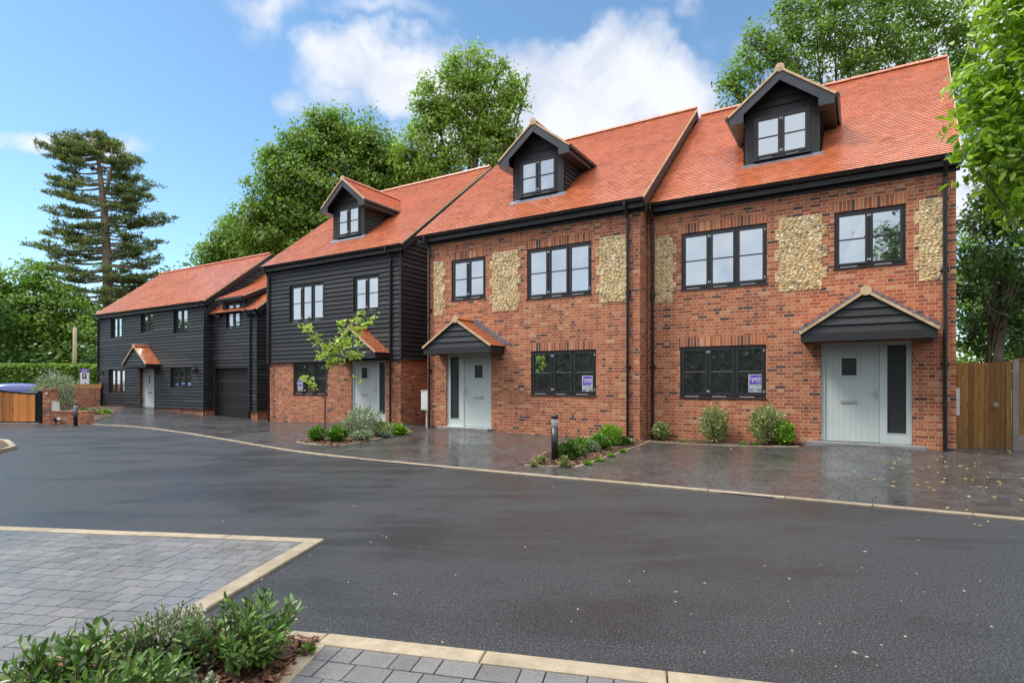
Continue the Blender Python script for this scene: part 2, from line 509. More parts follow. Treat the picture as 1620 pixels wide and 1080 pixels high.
def wood_mat(name, lo, hi, axis=0, rough=0.65):
    m, t, b = mat(name, rough=rough, spec=0.3)
    u = uvco(t)
    ir = island(t)
    v = t.vmath('ADD', t.vmath('MULTIPLY', u, (22, 1.2, 1)), t.comb(t.math('MULTIPLY', ir, 70.0), t.math('MULTIPLY', ir, 13.0)))
    g = t.noise(v, 1.5, 5, 0.6, dist=1.2)
    c = t.ramp(g, [(0.25, lo), (0.75, hi)])
    c = t.mix(1.0, c, t.ramp(ir, [(0, (0.62, 0.6, 0.58)), (0.5, (1, 1, 1)), (1, (1.3, 1.25, 1.15))]), 'MULTIPLY')
    kn = t.vor(t.vmath('ADD', t.vmath('MULTIPLY', u, (5.0, 1.6, 1)), t.comb(t.math('MULTIPLY', ir, 31.0), 0.0)), 1.0)
    c = t.mix(t.mapr(kn, 0.03, 0.14, 0.85, 0.0, True), c, tuple(x * 0.25 for x in lo))
    t.put(b.inputs['Base Color'], c)
    t.put(b.inputs['Normal'], t.bump(g, 0.3, 0.003))
    return m


M['fence'] = wood_mat('fence_timber', (0.16, 0.08, 0.024), (0.38, 0.215, 0.075))
M['gatewood'] = wood_mat('gate_timber', (0.48, 0.17, 0.045), (0.66, 0.29, 0.09))
M['rail'] = wood_mat('pale_timber_rail', (0.48, 0.24, 0.08), (0.62, 0.36, 0.14))
M['grit'] = simple('pale_grit', (0.30, 0.27, 0.22), 0.8, 0.4, 3)
M['pole'] = simple('weathered_pole', (0.34, 0.28, 0.17), 0.8, 0.3, 5, 0.4, 30)
M['concrete'] = simple('concrete_post', (0.26, 0.235, 0.20), 0.85, 0.3, 5, 0.5, 50)
M['slab'] = simple('grey_slab', (0.22, 0.22, 0.22), 0.5, 0.2, 4, 0.3, 50)
M['flint_bed'] = simple('flint_mortar', (0.56, 0.41, 0.21), 0.9, 0.3, 8, 0.8, 40)
m, t, b = mat('flint_stone', rough=0.5, spec=0.5)
ir = island(t)
c = t.ramp(ir, [(0, (0.16, 0.14, 0.13)), (0.06, (0.34, 0.27, 0.18)), (0.15, (0.52, 0.39, 0.20)), (0.6, (0.66, 0.50, 0.26)), (0.8, (0.74, 0.61, 0.37)), (1, (0.84, 0.77, 0.60))])
c = t.mix(1.0, c, t.ramp(t.noise(objco(t), 28, 4, 0.7), [(0.3, (0.75, 0.70, 0.60)), (0.6, (1.1, 1.1, 1.1))]), 'MULTIPLY')
t.put(b.inputs['Base Color'], c)
t.put(b.inputs['Normal'], t.bump(t.noise(objco(t), 60, 3), 0.5, 0.006))
M['flint'] = m
M['purple'] = simple('purple_print', (0.13, 0.06, 0.42), 0.4, 0.1, 2)
M['signgrey'] = simple('slate_print', (0.16, 0.23, 0.25), 0.4, 0.1, 2)
M['signwhite'] = simple('white_print', (0.78, 0.78, 0.80), 0.4, 0.03, 2)
M['signblack'] = simple('dark_plum_print', (0.05, 0.012, 0.03), 0.4, 0.1, 2)
M['carblue'] = None
m, t, b = mat('blue_car_paint', (0.006, 0.035, 0.24), 0.3, 0.5)
b.inputs['Coat Weight'].default_value = 1.0
b.inputs['Coat Roughness'].default_value = 0.05
M['carblue'] = m
M['rubber'] = simple('rubber', (0.02, 0.02, 0.02), 0.8)
M['red'] = simple('tail_lamp_red', (0.4, 0.01, 0.01), 0.2)
M['garage'] = simple('garage_door_black', (0.013, 0.014, 0.016), 0.5, 0.2, 6, 0.5, 70)
M['hedge'] = M['leaf_dark']


# ------------------------------------------------------------------ mesh builder
class MB:
    def __init__(s, off=(0, 0, 0)):
        s.v = []
        s.f = []
        s.off = off
        s.smooth = False

    def add(s, verts, faces):
        n = len(s.v)
        ox, oy, oz = s.off
        s.v.extend((p[0] - ox, p[1] - oy, p[2] - oz) for p in verts)
        s.f.extend(tuple(i + n for i in f) for f in faces)

    def quad(s, a, b, c, d):
        s.add([a, b, c, d], [(0, 1, 2, 3)])

    def box(s, x0, x1, y0, y1, z0, z1):
        s.add([(x0, y0, z0), (x1, y0, z0), (x1, y1, z0), (x0, y1, z0), (x0, y0, z1), (x1, y0, z1), (x1, y1, z1), (x0, y1, z1)],
              [(0, 3, 2, 1), (4, 5, 6, 7), (0, 1, 5, 4), (1, 2, 6, 5), (2, 3, 7, 6), (3, 0, 4, 7)])

    def prism(s, poly, z0, z1):
        """extrude an xy polygon between z0 and z1"""
        n = len(poly)
        s.add([(p[0], p[1], z0) for p in poly] + [(p[0], p[1], z1) for p in poly],
              [tuple(range(n))[::-1], tuple(range(n, 2 * n))] + [(i, (i + 1) % n, n + (i + 1) % n, n + i) for i in range(n)])

    def slab(s, a, b, c, d, n, th):
        """quad abcd thickened by th against normal n"""
        n = Vector(n) * th
        P = [Vector(p) for p in (a, b, c, d)]
        Q = [p - n for p in P]
        s.add([tuple(p) for p in P + Q], [(0, 1, 2, 3), (7, 6, 5, 4), (0, 4, 5, 1), (1, 5, 6, 2), (2, 6, 7, 3), (3, 7, 4, 0)])

    def beam(s, p, q, wv, hv):
        """bar from p to q with half extents wv, hv as vectors"""
        p, q, wv, hv = Vector(p), Vector(q), Vector(wv), Vector(hv)
        vs = [p - wv - hv, p + wv - hv, p + wv + hv, p - wv + hv, q - wv - hv, q + wv - hv, q + wv + hv, q - wv + hv]
        s.add([tuple(x) for x in vs], [(0, 1, 2, 3), (7, 6, 5, 4), (0, 4, 5, 1), (1, 5, 6, 2), (2, 6, 7, 3), (3, 7, 4, 0)])

    def tube(s, pts, rads, seg=8, caps=True):
        pts = [Vector(p) for p in pts]
        rings = []
        for i, p in enumerate(pts):
            d = (pts[min(i + 1, len(pts) - 1)] - pts[max(i - 1, 0)])
            if d.length < 1e-9:
                d = Vector((0, 0, 1))
            d.normalize()
            a = d.orthogonal().normalized() if i == 0 else (pa - d * pa.dot(d)).normalized()
            pa = a
            b = d.cross(a)
            r = rads[i] if hasattr(rads, '__len__') else rads
            rings.append([tuple(p + (a * math.cos(2 * math.pi * k / seg) + b * math.sin(2 * math.pi * k / seg)) * r) for k in range(seg)])
        vs = [x for r in rings for x in r]
        fs = []
        for i in range(len(pts) - 1):
            for k in range(seg):
                k2 = (k + 1) % seg
                fs.append((i * seg + k, i * seg + k2, (i + 1) * seg + k2, (i + 1) * seg + k))
        if caps:
            fs.append(tuple(range(seg))[::-1])
            fs.append(tuple((len(pts) - 1) * seg + k for k in range(seg)))
        s.add(vs, fs)

    def build(s, name, material, parent=None, smooth=False, uvswap=False):
        me = bpy.data.meshes.new(name)
        me.from_pydata(s.v, [], s.f)
        me.materials.append(material)
        me.update()
        nl = len(me.loops)
        if nl:
            co = np.empty(len(me.vertices) * 3)
            me.vertices.foreach_get('co', co)
            co = co.reshape(-1, 3)
            li = np.empty(nl, dtype=np.int32)
            me.loops.foreach_get('vertex_index', li)
            npoly = len(me.polygons)
            nn = np.empty(npoly * 3)
            me.polygons.foreach_get('normal', nn)
            nn = np.abs(nn.reshape(-1, 3))
            lt = np.empty(npoly, dtype=np.int32)
            me.polygons.foreach_get('loop_total', lt)
            ax = np.repeat(np.argmax(nn, axis=1), lt)
            c = co[li]
            uv = np.empty((nl, 2))
            uv[:, 0] = np.where(ax == 0, c[:, 1], c[:, 0])
            uv[:, 1] = np.where(ax == 2, c[:, 1], c[:, 2])
            if uvswap:
                uv = uv[:, ::-1]
            ul = me.uv_layers.new(name='UVMap')
            ul.data.foreach_set('uv', uv.ravel())
        if smooth:
            me.shade_smooth()
        ob = bpy.data.objects.new(name, me)
        COL.objects.link(ob)
        if parent is not None:
            ob.parent = parent
        return ob


def tag(o, label=None, cat=None, group=None, kind=None):
    if label:
        o['label'] = label
    if cat:
        o['category'] = cat
    if group:
        o['group'] = group
    if kind:
        o['kind'] = kind
    return o


def empty(name, loc, rz=0.0):
    o = bpy.data.objects.new(name, None)
    o.empty_display_size = 0.3
    COL.objects.link(o)
    o.location = loc
    o.rotation_euler = (0, 0, rz)
    return o


def copy_tree(o, parent=None):
    c = o.copy()
    COL.objects.link(c)
    if parent is not None:
        c.parent = parent
    for ch in [x for x in o.children]:
        copy_tree(ch, c)
    return c


# house coordinates: u along the fronts (left to right), v away from the camera
DU = Vector((0.8544, -0.5196, 0))
DV = Vector((0.5196, 0.8544, 0))
ROT = math.atan2(DU.y, DU.x)


def Wp(u, v, z=0.0):
    return DU * u + DV * v + Vector((0, 0, z))


def uv_of(x, y):
    return x * DU.x + y * DU.y, x * DV.x + y * DV.y


def gh(x, y):
    """height of the ground: small falls and the ramps up to the thresholds"""
    u, v = uv_of(x, y)
    z = 0.145 * math.exp(-((u - 0.1) / 1.5) ** 2 - ((v - 13.9) / 1.0) ** 2)
    z += 0.115 * math.exp(-((u + 9.6) / 1.6) ** 2 - ((v - 13.4) / 1.0) ** 2)
    z += 0.13 * math.exp(-((u + 14.2) / 1.5) ** 2 - ((v - 14.0) / 1.0) ** 2)
    z -= 0.20 * math.exp(-((u + 22.2) / 4.2) ** 2 - ((v - 15.5) / 3.2) ** 2)
    z += 0.16 * math.exp(-((u + 33.0) / 4.0) ** 2 - ((v - 15.3) / 3.0) ** 2)
    return z


# ================================================================== GROUND
def poly_in(x, y, poly):
    c = False
    j = len(poly) - 1
    for i in range(len(poly)):
        xi, yi = poly[i][0], poly[i][1]
        xj, yj = poly[j][0], poly[j][1]
        if (yi > y) != (yj > y) and x < (xj - xi) * (y - yi) / (yj - yi) + xi:
            c = not c
        j = i
    return c


def dist_poly(x, y, pts):
    best = 1e9
    for (a, b) in zip(pts[:-1], pts[1:]):
        dx, dy = b[0] - a[0], b[1] - a[1]
        L2 = dx * dx + dy * dy
        tt = max(0, min(1, ((x - a[0]) * dx + (y - a[1]) * dy) / L2))
        best = min(best, math.hypot(x - a[0] - tt * dx, y - a[1] - tt * dy))
    return best


def smooth_line(pts, n=8):
    """Catmull-Rom through 2D points"""
    P = [Vector((p[0], p[1])) for p in pts]
    P = [P[0] * 2 - P[1]] + P + [P[-1] * 2 - P[-2]]
    out = []
    for i in range(1, len(P) - 2):
        for k in range(n):
            t_ = k / n
            a, b, c, d = P[i - 1], P[i], P[i + 1], P[i + 2]
            q = 0.5 * ((2 * b) + (c - a) * t_ + (2 * a - 5 * b + 4 * c - d) * t_ ** 2 + (3 * b - a - 3 * c + d) * t_ ** 3)
            out.append((q.x, q.y))
    out.append((P[-2].x, P[-2].y))
    return out


kerb_uv = [(-22.2, 9.05), (-19.6, 9.2), (-17.5, 9.0), (-14.35, 8.48), (-11.0, 7.79), (-9.0, 7.5), (-6.7, 7.44), (-4.24, 7.5),
           (-2.0, 7.56), (1.45, 7.64), (6, 7.7), (14, 7.7)]
kerb_xy = smooth_line([tuple(Wp(u, v).xy) for u, v in kerb_uv])

# garden ground, one sheet out to the horizon
xs = sorted(set([-900, -400, -200, -120, -80] + list(np.arange(-60, 40.1, 1.0)) + [60, 100, 200, 400, 900]))
ys = sorted(set([-900, -300, -100, -50] + list(np.arange(-20, 60.1, 1.0)) + [80, 120, 200, 400, 900]))
g = MB()
vs = [(x, y, gh(x, y) - 0.06) for y in ys for x in xs]
nx = len(xs)
g.add(vs, [(j * nx + i, j * nx + i + 1, (j + 1) * nx + i + 1, (j + 1) * nx + i) for j in range(len(ys) - 1) for i in range(nx - 1)])
tag(g.build('ground', M['earth']), kind='structure')

# asphalt road
r = MB()
road_poly = [(-40, 20.6), (-16.8, 20.4), (-15.4, 19.35)] + list(kerb_xy) + [(30, -20), (-40, -20)]
r.add([(p[0], p[1], 0.0) for p in road_poly], [tuple(range(len(road_poly)))[::-1]])
tag(r.build('road', M['asphalt']), kind='structure')

# beds (xy outlines)
bed_maple = [tuple(gnd(470, 700).xy), tuple(gnd(527, 707.5).xy), tuple(gnd(652, 684).xy), (-3.7, 17.0), (-4.6, 15.2)]
bed_bollard = [tuple(gnd(826, 736.5).xy), tuple(gnd(905, 741.5).xy), tuple(gnd(1016, 703.5).xy), tuple(Wp(-4.40, 13.9).xy), tuple(Wp(-5.6, 13.3).xy), tuple(gnd(868, 716).xy)]
bed_wall = [tuple(Wp(-4.36, 13.22).xy), tuple(Wp(-1.05, 13.35).xy), tuple(Wp(-1.05, 13.9).xy), tuple(Wp(-4.36, 13.9).xy)]
bed_far = [tuple(gnd(140, 669).xy), tuple(gnd(176, 657).xy), tuple(Wp(-33.2, 15.2).xy), tuple(Wp(-36.2, 15.2).xy), (-19.5, 20.6), (-15.8, 20.0)]
bed_front = [(-1.93, 3.24), (-1.02, 3.045), (-1.09, 2.55), (-1.2, 1.3), (-2.75, 1.3), (-2.55, 2.4)]
BEDS = [bed_maple, bed_bollard, bed_wall, bed_far]


def clip_poly(poly, planes):
    for (p0, nn) in planes:
        out = []
        for i in range(len(poly)):
            a, b = poly[i], poly[(i + 1) % len(poly)]
            da = (a[0] - p0[0]) * nn[0] + (a[1] - p0[1]) * nn[1]
            db = (b[0] - p0[0]) * nn[0] + (b[1] - p0[1]) * nn[1]
            if da >= 0:
                out.append(a)
            if (da >= 0) != (db >= 0):
                f = da / (da - db)
                out.append((a[0] + (b[0] - a[0]) * f, a[1] + (b[1] - a[1]) * f))
        poly = out
        if len(poly) < 3:
            return None
    return poly


def blocks(mb, inside, org, ex, ey, x0, x1, y0, y1, row, lens, top, hfun, seed, gap=0.005, cham=0.0015, planes=None, tilt=0.0012):
    rnd = random.Random(seed)
    y = y0
    while y < y1:
        x = x0 + rnd.random() * 0.1
        while x < x1:
            L = rnd.choice(lens)
            cx, cy = x + L / 2, y + row / 2
            P = org + ex * cx + ey * cy
            if planes is not None and inside(P.x, P.y):
                base_ = [(x + gap / 2, y + gap / 2), (x + L - gap / 2, y + gap / 2), (x + L - gap / 2, y + row - gap / 2), (x + gap / 2, y + row - gap / 2)]
                wq = [org + ex * a + ey * b for a, b in base_]
                pl = clip_poly([(q.x, q.y) for q in wq], planes)
                if pl:
                    n_ = len(pl)
                    mx_, my_ = sum(q[0] for q in pl) / n_, sum(q[1] for q in pl) / n_
                    dz = rnd.uniform(-0.0012, 0.0012)
                    tx, ty = rnd.uniform(-tilt, tilt), rnd.uniform(-tilt, tilt)
                    vv = []
                    for sc2, zz in ((cham * 0.6, top), (0.0, top - 0.002), (0.0, top - 0.012)):
                        for (a, b) in pl:
                            r__ = max(1e-4, math.hypot(a - mx_, b - my_))
                            k2 = 1 - min(0.5, 1.4 * sc2 / r__)
                            a2, b2 = mx_ + (a - mx_) * k2, my_ + (b - my_) * k2
                            vv.append((a2, b2, zz + dz + (a2 - mx_) * tx + (b2 - my_) * ty))
                    mb.add(vv, [tuple(range(n_))] + [(n_ + k, n_ + (k + 1) % n_, (k + 1) % n_, k) for k in range(n_)] + [(2 * n_ + k, 2 * n_ + (k + 1) % n_, n_ + (k + 1) % n_, n_ + k) for k in range(n_)])
            elif planes is None and inside(P.x, P.y):
                dz = rnd.uniform(-0.0012, 0.0012)
                tx, ty = rnd.uniform(-tilt, tilt), rnd.uniform(-tilt, tilt)
                vv = []
                for ins, zz in ((gap / 2 + cham, top), (gap / 2, top - 0.0015), (gap / 2, top - 0.012)):
                    for (a, b) in ((x + ins, y + ins), (x + L - ins, y + ins), (x + L - ins, y + row - ins), (x + ins, y + row - ins)):
                        q = org + ex * a + ey * b
                        vv.append((q.x, q.y, hfun(q.x, q.y) + zz + dz + (a - cx) * tx + (b - cy) * ty))
                mb.add(vv, [(0, 1, 2, 3)] + [(4 + k, 4 + (k + 1) % 4, (k + 1) % 4, k) for k in range(4)] + [(8 + k, 8 + (k + 1) % 4, 4 + (k + 1) % 4, 4 + k) for k in range(4)])
            x += L
        y += row


def kerb_v(x, y):
    return dist_poly(x, y, kerb_xy)


kerb_uvs = [uv_of(*p) for p in kerb_xy]
_ku = np.array([p[0] for p in kerb_uvs])
_kv = np.array([p[1] for p in kerb_uvs])
drive_left = [tuple(gnd(140, 671.5).xy), tuple(gnd(176, 657).xy)]


def in_drive(x, y):
    u, v = uv_of(x, y)
    if u < -33.4 or u > 8 or v > 16.2:
        return False
    if u > _ku[0]:
        if v < np.interp(u, _ku, _kv) + 0.05:
            return False
    else:
        # left of the kerb's start only the corner in front of the far house
        a, b = drive_left
        if (b[0] - a[0]) * (y - a[1]) - (b[1] - a[1]) * (x - a[0]) > 0:
            return False
    for bd in BEDS:
        if poly_in(x, y, bd):
            return False
    return True


dp = MB()
blocks(dp, in_drive, Vector((0, 0, 0)), DU, DV, -33.5, 8, 7.3, 16.2, 0.135, (0.135, 0.17, 0.17, 0.21), 0.014, gh, 3)
root = dp.build('driveway_paving', M['paver_dark'])
tag(root, kind='structure')
# bedding under the blocks, following the same falls
js = MB()
us = list(np.arange(-36, 8.1, 0.5))
vv_ = list(np.arange(7.0, 16.3, 0.5))
pts = []
for v in vv_:
    for u in us:
        p = Wp(u, max(v, float(np.interp(u, _ku, _kv)) + 0.04 if u > _ku[0] else 9.1))
        pts.append((p.x, p.y, gh(p.x, p.y) + 0.008))
nu = len(us)
js.add(pts, [(j * nu + i, j * nu + i + 1, (j + 1) * nu + i + 1, (j + 1) * nu + i) for j in range(len(vv_) - 1) for i in range(nu - 1)])
tag(js.build('driveway_bedding', M['joint']), kind='structure')


def strip(mb, pts, w, z0, z1, seglen, seed, hf=lambda x, y: 0.0, gap=0.004):
    """row of kerb stones along a polyline (left edge on the line)"""
    rnd = random.Random(seed)
    P = [Vector((p[0], p[1])) for p in pts]
    cum = [0]
    for a, b in zip(P[:-1], P[1:]):
        cum.append(cum[-1] + (b - a).length)

    def pt(s):
        s = max(0, min(cum[-1], s))
        for i in range(len(P) - 1):
            if s <= cum[i + 1] or i == len(P) - 2:
                t_ = (s - cum[i]) / max(1e-9, cum[i + 1] - cum[i])
                d = (P[i + 1] - P[i]).normalized()
                return P[i].lerp(P[i + 1], t_), Vector((-d.y, d.x))
    s = 0.0
    while s < cum[-1] - 0.02:
        e = min(cum[-1], s + seglen)
        (a, na), (b, nb) = pt(s + gap), pt(e - gap)
        dz = rnd.uniform(-0.002, 0.002)
        q = [a, b, b + nb * w, a + na * w]
        c = 0.006
        qi = [a + (b - a).normalized() * c + na * c, b - (b - a).normalized() * c + nb * c, b + nb * (w - c) - (b - a).normalized() * c, a + na * (w - c) + (b - a).normalized() * c]
        vs_ = [(p.x, p.y, hf(p.x, p.y) + z0) for p in q] + [(p.x, p.y, hf(p.x, p.y) + z1 + dz - 0.005) for p in q] + [(p.x, p.y, hf(p.x, p.y) + z1 + dz) for p in qi]
        mb.add(vs_, [(0, 1, 5, 4), (1, 2, 6, 5), (2, 3, 7, 6), (3, 0, 4, 7), (4, 5, 9, 8), (5, 6, 10, 9), (6, 7, 11, 10), (7, 4, 8, 11), (8, 9, 10, 11)])
        s = e


k = MB()
strip(k, kerb_xy, 0.10, -0.05, 0.022, 0.9, 1)
tag(k.build('kerb', M['kerb']), kind='structure')

# foreground paving, left of the road
C1 = Vector(gnd(513, 856).xy)
Lft = Vector(gnd(0, 835).xy)
ex1 = (C1 - Lft).normalized()
Bot = Vector(gnd(333, 976).xy)
ey1 = (C1 - Bot).normalized()
far_l = C1 - ex1 * 9.0
Jn = Vector((-1.90, 3.30))
patch1 = [tuple(far_l), tuple(C1), tuple(Jn), (-2.55, 2.4), (-2.75, 1.3), (-3.2, -2.0), (-11, -2.0)]


patch1w = [tuple(far_l), tuple(C1 + ex1 * 0.3), (-1.5, 3.30), (-2.2, 2.4), (-2.75, 1.3), (-3.2, -2.0), (-11, -2.0)]


def in_patch1(x, y):
    return poly_in(x, y, patch1w) and not poly_in(x, y, bed_front)


pb = MB()
e3 = Vector((ex1.x, ex1.y, 0))
n3 = Vector((-ex1.y, ex1.x, 0))
# joints run square to the house-side edge as in the picture
f3 = Vector((ey1.x, ey1.y, 0))
blocks(pb, in_patch1, Vector((C1.x, C1.y, 0)), e3, n3, -8.2, 1.2, -5.5, -0.10, 0.128, (0.11, 0.145, 0.165, 0.165, 0.19), 0.016, lambda x, y: 0.0, 5, gap=0.006,
       planes=[(tuple(C1 - Vector((ey1.y, -ey1.x)) * 0.13), (-ey1.y, ey1.x))])
tag(pb.build('paved_parking_bay', M['paver_grey']), kind='structure')
pj = MB()
pj.add([(p[0], p[1], 0.0115) for p in patch1], [tuple(range(len(patch1)))[::-1]])
tag(pj.build('parking_bay_bedding', M['joint']), kind='structure')
k = MB()
strip(k, [tuple(far_l), tuple(C1)][::-1], 0.11, -0.05, 0.024, 0.9, 2)
strip(k, [tuple(C1), tuple(Jn)][::-1], 0.135, -0.05, 0.025, 0.9, 3)
# along the road in front of the bed and the near paving
A3 = Vector(gnd(463, 1001).xy)
B3 = Vector(gnd(1160, 1080).xy)
d3 = (B3 - A3).normalized()
S3 = Jn + (Jn - A3).normalized() * 0.0
strip(k, [tuple(B3 + d3 * 6), tuple(A3), tuple(Jn)], 0.125, -0.05, 0.024, 0.9, 4)
# edging of the front bed
strip(k, [(-1.075, 3.05), (-1.14, 2.55), (-1.25, 1.3)], 0.095, -0.05, 0.024, 0.9, 6)
strip(k, [(-2.75, 1.3), (-2.55, 2.4), (-1.98, 3.2)], 0.095, -0.05, 0.024, 0.9, 7)
tag(k.build('kerb', M['kerb']), kind='structure')

n3b = Vector((d3.y, -d3.x))      # away from the road
E1 = A3 + n3b * 0.125
patch2 = [(-1.02, 3.03), tuple(B3 + d3 * 6 + n3b * 0.12), tuple(B3 + d3 * 6 + n3b * 4), (-1.3, -1.0), (-1.06, 2.55)]
patch2w = [(-1.35, 3.1)] + patch2[1:3] + [(-1.6, -1.0)]
pb = MB()
blocks(pb, lambda x, y: poly_in(x, y, patch2w), Vector((-1.02, 3.03, 0)), Vector((d3.x, d3.y, 0)), Vector((n3b.x, n3b.y, 0)), -0.8, 7, 0.01, 3.2, 0.155, (0.12, 0.155, 0.155, 0.20), 0.016, lambda x, y: 0.0, 9, gap=0.007,
       planes=[((-1.03, 3.0), tuple(Vector((0.98, -0.13)).normalized()))])
tag(pb.build('front_paving', M['paver_grey']), kind='structure')
pj = MB()
pj.add([(p[0], p[1], 0.0115) for p in patch2], [tuple(range(len(patch2)))])
tag(pj.build('front_paving_bedding', M['joint']), kind='structure')


# planting beds: soil, bark chips
def bed(poly, seed, nchips, h=0.035, name='flower_bed', chip=0.03):
    rnd = random.Random(seed)
    mb = MB()
    cx = sum(p[0] for p in poly) / len(poly)
    cy = sum(p[1] for p in poly) / len(poly)
    ring = [(p[0], p[1], gh(p[0], p[1]) + 0.012) for p in poly]
    inner = [(p[0] * 0.8 + cx * 0.2, p[1] * 0.8 + cy * 0.2) for p in poly]
    inner = [(p[0], p[1], gh(*p) + h) for p in inner]
    n = len(poly)
    mb.add(ring + inner, [(i, (i + 1) % n, n + (i + 1) % n, n + i) for i in range(n)] + [tuple(range(n, 2 * n))])
    tag(mb.build(name, M['soil']), kind='structure')
    x0, x1 = min(p[0] for p in poly), max(p[0] for p in poly)
    y0, y1 = min(p[1] for p in poly), max(p[1] for p in poly)
    mb = MB()
    k_ = 0
    while k_ < nchips:
        x, y = rnd.uniform(x0, x1), rnd.uniform(y0, y1)
        if not poly_in(x, y, poly):
            continue
        k_ += 1
        a = rnd.uniform(0, 6.28)
        L, B = chip * rnd.uniform(0.5, 1.6), chip * rnd.uniform(0.2, 0.5)
        zc = gh(x, y) + h + rnd.uniform(-0.012, 0.014)
        dx, dy = math.cos(a), math.sin(a)
        ti = rnd.uniform(-0.5, 0.5)
        mb.add([(x - dx * L - dy * B, y - dy * L + dx * B, zc - ti * L), (x + dx * L - dy * B, y + dy * L + dx * B, zc + ti * L),
                (x + dx * L * 0.8 + dy * B, y + dy * L * 0.8 - dx * B, zc + ti * L + 0.005), (x - dx * L + dy * B, y - dy * L - dx * B, zc - ti * L + 0.006)], [(0, 1, 2, 3)])
    tag(mb.build('bark_chippings', M['bark_chip']), kind='stuff')


bed(bed_maple, 1, 2500, 0.05)
bed(bed_bollard, 2, 2500, 0.05)
bed(bed_wall, 3, 800, 0.03)
bed(bed_far, 4, 600, 0.05)
bed(bed_front, 5, 5200, 0.03, chip=0.022)
# thin edging round the two drive beds
e = MB()
strip(e, [bed_maple[2], bed_maple[1], bed_maple[0], bed_maple[4]], 0.05, -0.03, 0.03, 0.9, 11, gh)
strip(e, [bed_bollard[3], bed_bollard[2], bed_bollard[1], bed_bollard[0], bed_bollard[5], bed_bollard[4]], 0.05, -0.03, 0.03, 0.9, 12, gh)
strip(e, [bed_wall[1], bed_wall[0]], 0.05, -0.03, 0.026, 0.9, 13, gh)
tag(e.build('bed_edging', M['kerb']), kind='structure')

# corner of another bed at the far left edge of the road
lb = [tuple(gnd(0, 697).xy), tuple(gnd(17, 709.5).xy), tuple(gnd(0, 717).xy), (-13.5, 9.5), (-16, 12.5)]
e = MB()
strip(e, [lb[4], lb[0], lb[1], lb[2], lb[3]], 0.11, -0.03, 0.07, 0.9, 14)
tag(e.build('kerb', M['kerb']), kind='structure')
bed(lb, 15, 500, 0.07)


# ================================================================== HOUSE PARTS
def cells(lo, hi, cuts):
    xs_ = sorted(set([lo, hi] + [c for c in cuts if lo < c < hi]))
    return list(zip(xs_[:-1], xs_[1:]))


def flat_wall(mb, u0, u1, v, z0, z1, ops, depth=0.10):
    """wall in the plane v with rectangular openings and their reveals"""
    for (a, b) in cells(u0, u1, [o for q in ops for o in q[:2]]):
        for (c, d) in cells(z0, z1, [o for q in ops for o in q[2:4]]):
            um, zm = (a + b) / 2, (c + d) / 2
            if any(q[0] < um < q[1] and q[2] < zm < q[3] for q in ops):
                continue
            mb.quad((a, v, c), (b, v, c), (b, v, d), (a, v, d))
    for (a, b, c, d) in [q[:4] for q in ops]:
        mb.quad((a, v, c), (a, v, d), (a, v + depth, d), (a, v + depth, c))
        mb.quad((b, v, c), (b, v + depth, c), (b, v + depth, d), (b, v, d))
        mb.quad((a, v, d), (b, v, d), (b, v + depth, d), (a, v + depth, d))
        mb.quad((a, v, c), (a, v + depth, c), (b, v + depth, c), (b, v, c))


def boards(mb, P, s0, s1, zb, zt, ops=(), h=0.152, seed=0, base=0.004):
    """lapped boards; P(s, z, off) gives the point, s0/s1 are functions of z"""
    rnd = random.Random(seed)
    f0 = s0 if callable(s0) else (lambda z: s0)
    f1 = s1 if callable(s1) else (lambda z: s1)
    z = zb
    while z < zt - 1e-4:
        zz = min(z + h, zt)
        cuts = [c for q in ops for c in q[2:4]]
        jt = [f0(z) + (f1(z) - f0(z)) * rnd.uniform(0.1, 0.9)] if abs(f1(z) - f0(z)) > 3 else []
        if abs(f1(z) - f0(z)) > 6:
            jt.append(f0(z) + (f1(z) - f0(z)) * rnd.uniform(0.1, 0.9))
        wob = rnd.uniform(-0.002, 0.002)
        for (a, b) in cells(z, zz, cuts):
            m_ = (a + b) / 2
            iv = [[(f0(a), f0(b)), (f1(a), f1(b))]]
            for q in ops:
                if q[2] < m_ < q[3]:
                    new = []
                    for L_, R_ in iv:
                        if q[1] <= min(L_) or q[0] >= max(R_):
                            new.append([L_, R_])
                            continue
                        if q[0] > max(L_):
                            new.append([L_, (q[0], q[0])])
                        if q[1] < min(R_):
                            new.append([(q[1], q[1]), R_])
                    iv = new
            for j_ in jt:
                new = []
                for L_, R_ in iv:
                    if max(L_) < j_ - 0.1 and j_ + 0.1 < min(R_):
                        new += [[L_, (j_ - 0.0015, j_ - 0.0015)], [(j_ + 0.0015, j_ + 0.0015), R_]]
                    else:
                        new.append([L_, R_])
                iv = new
            for L_, R_ in iv:
                oa = base + 0.034 * (1 - (a - z) / h) + wob
                ob = base + 0.034 * (1 - (b - z) / h) + wob
                vs_ = [P(L_[0], a, oa), P(R_[0], a, oa), P(R_[1], b, ob), P(L_[1], b, ob)]
                fs = [(0, 1, 2, 3)]
                if a == z:
                    vs_ += [P(L_[0], a, base - 0.004), P(R_[0], a, base - 0.004)]
                    fs.append((4, 5, 1, 0))
                mb.add(vs_, fs)
        z = zz


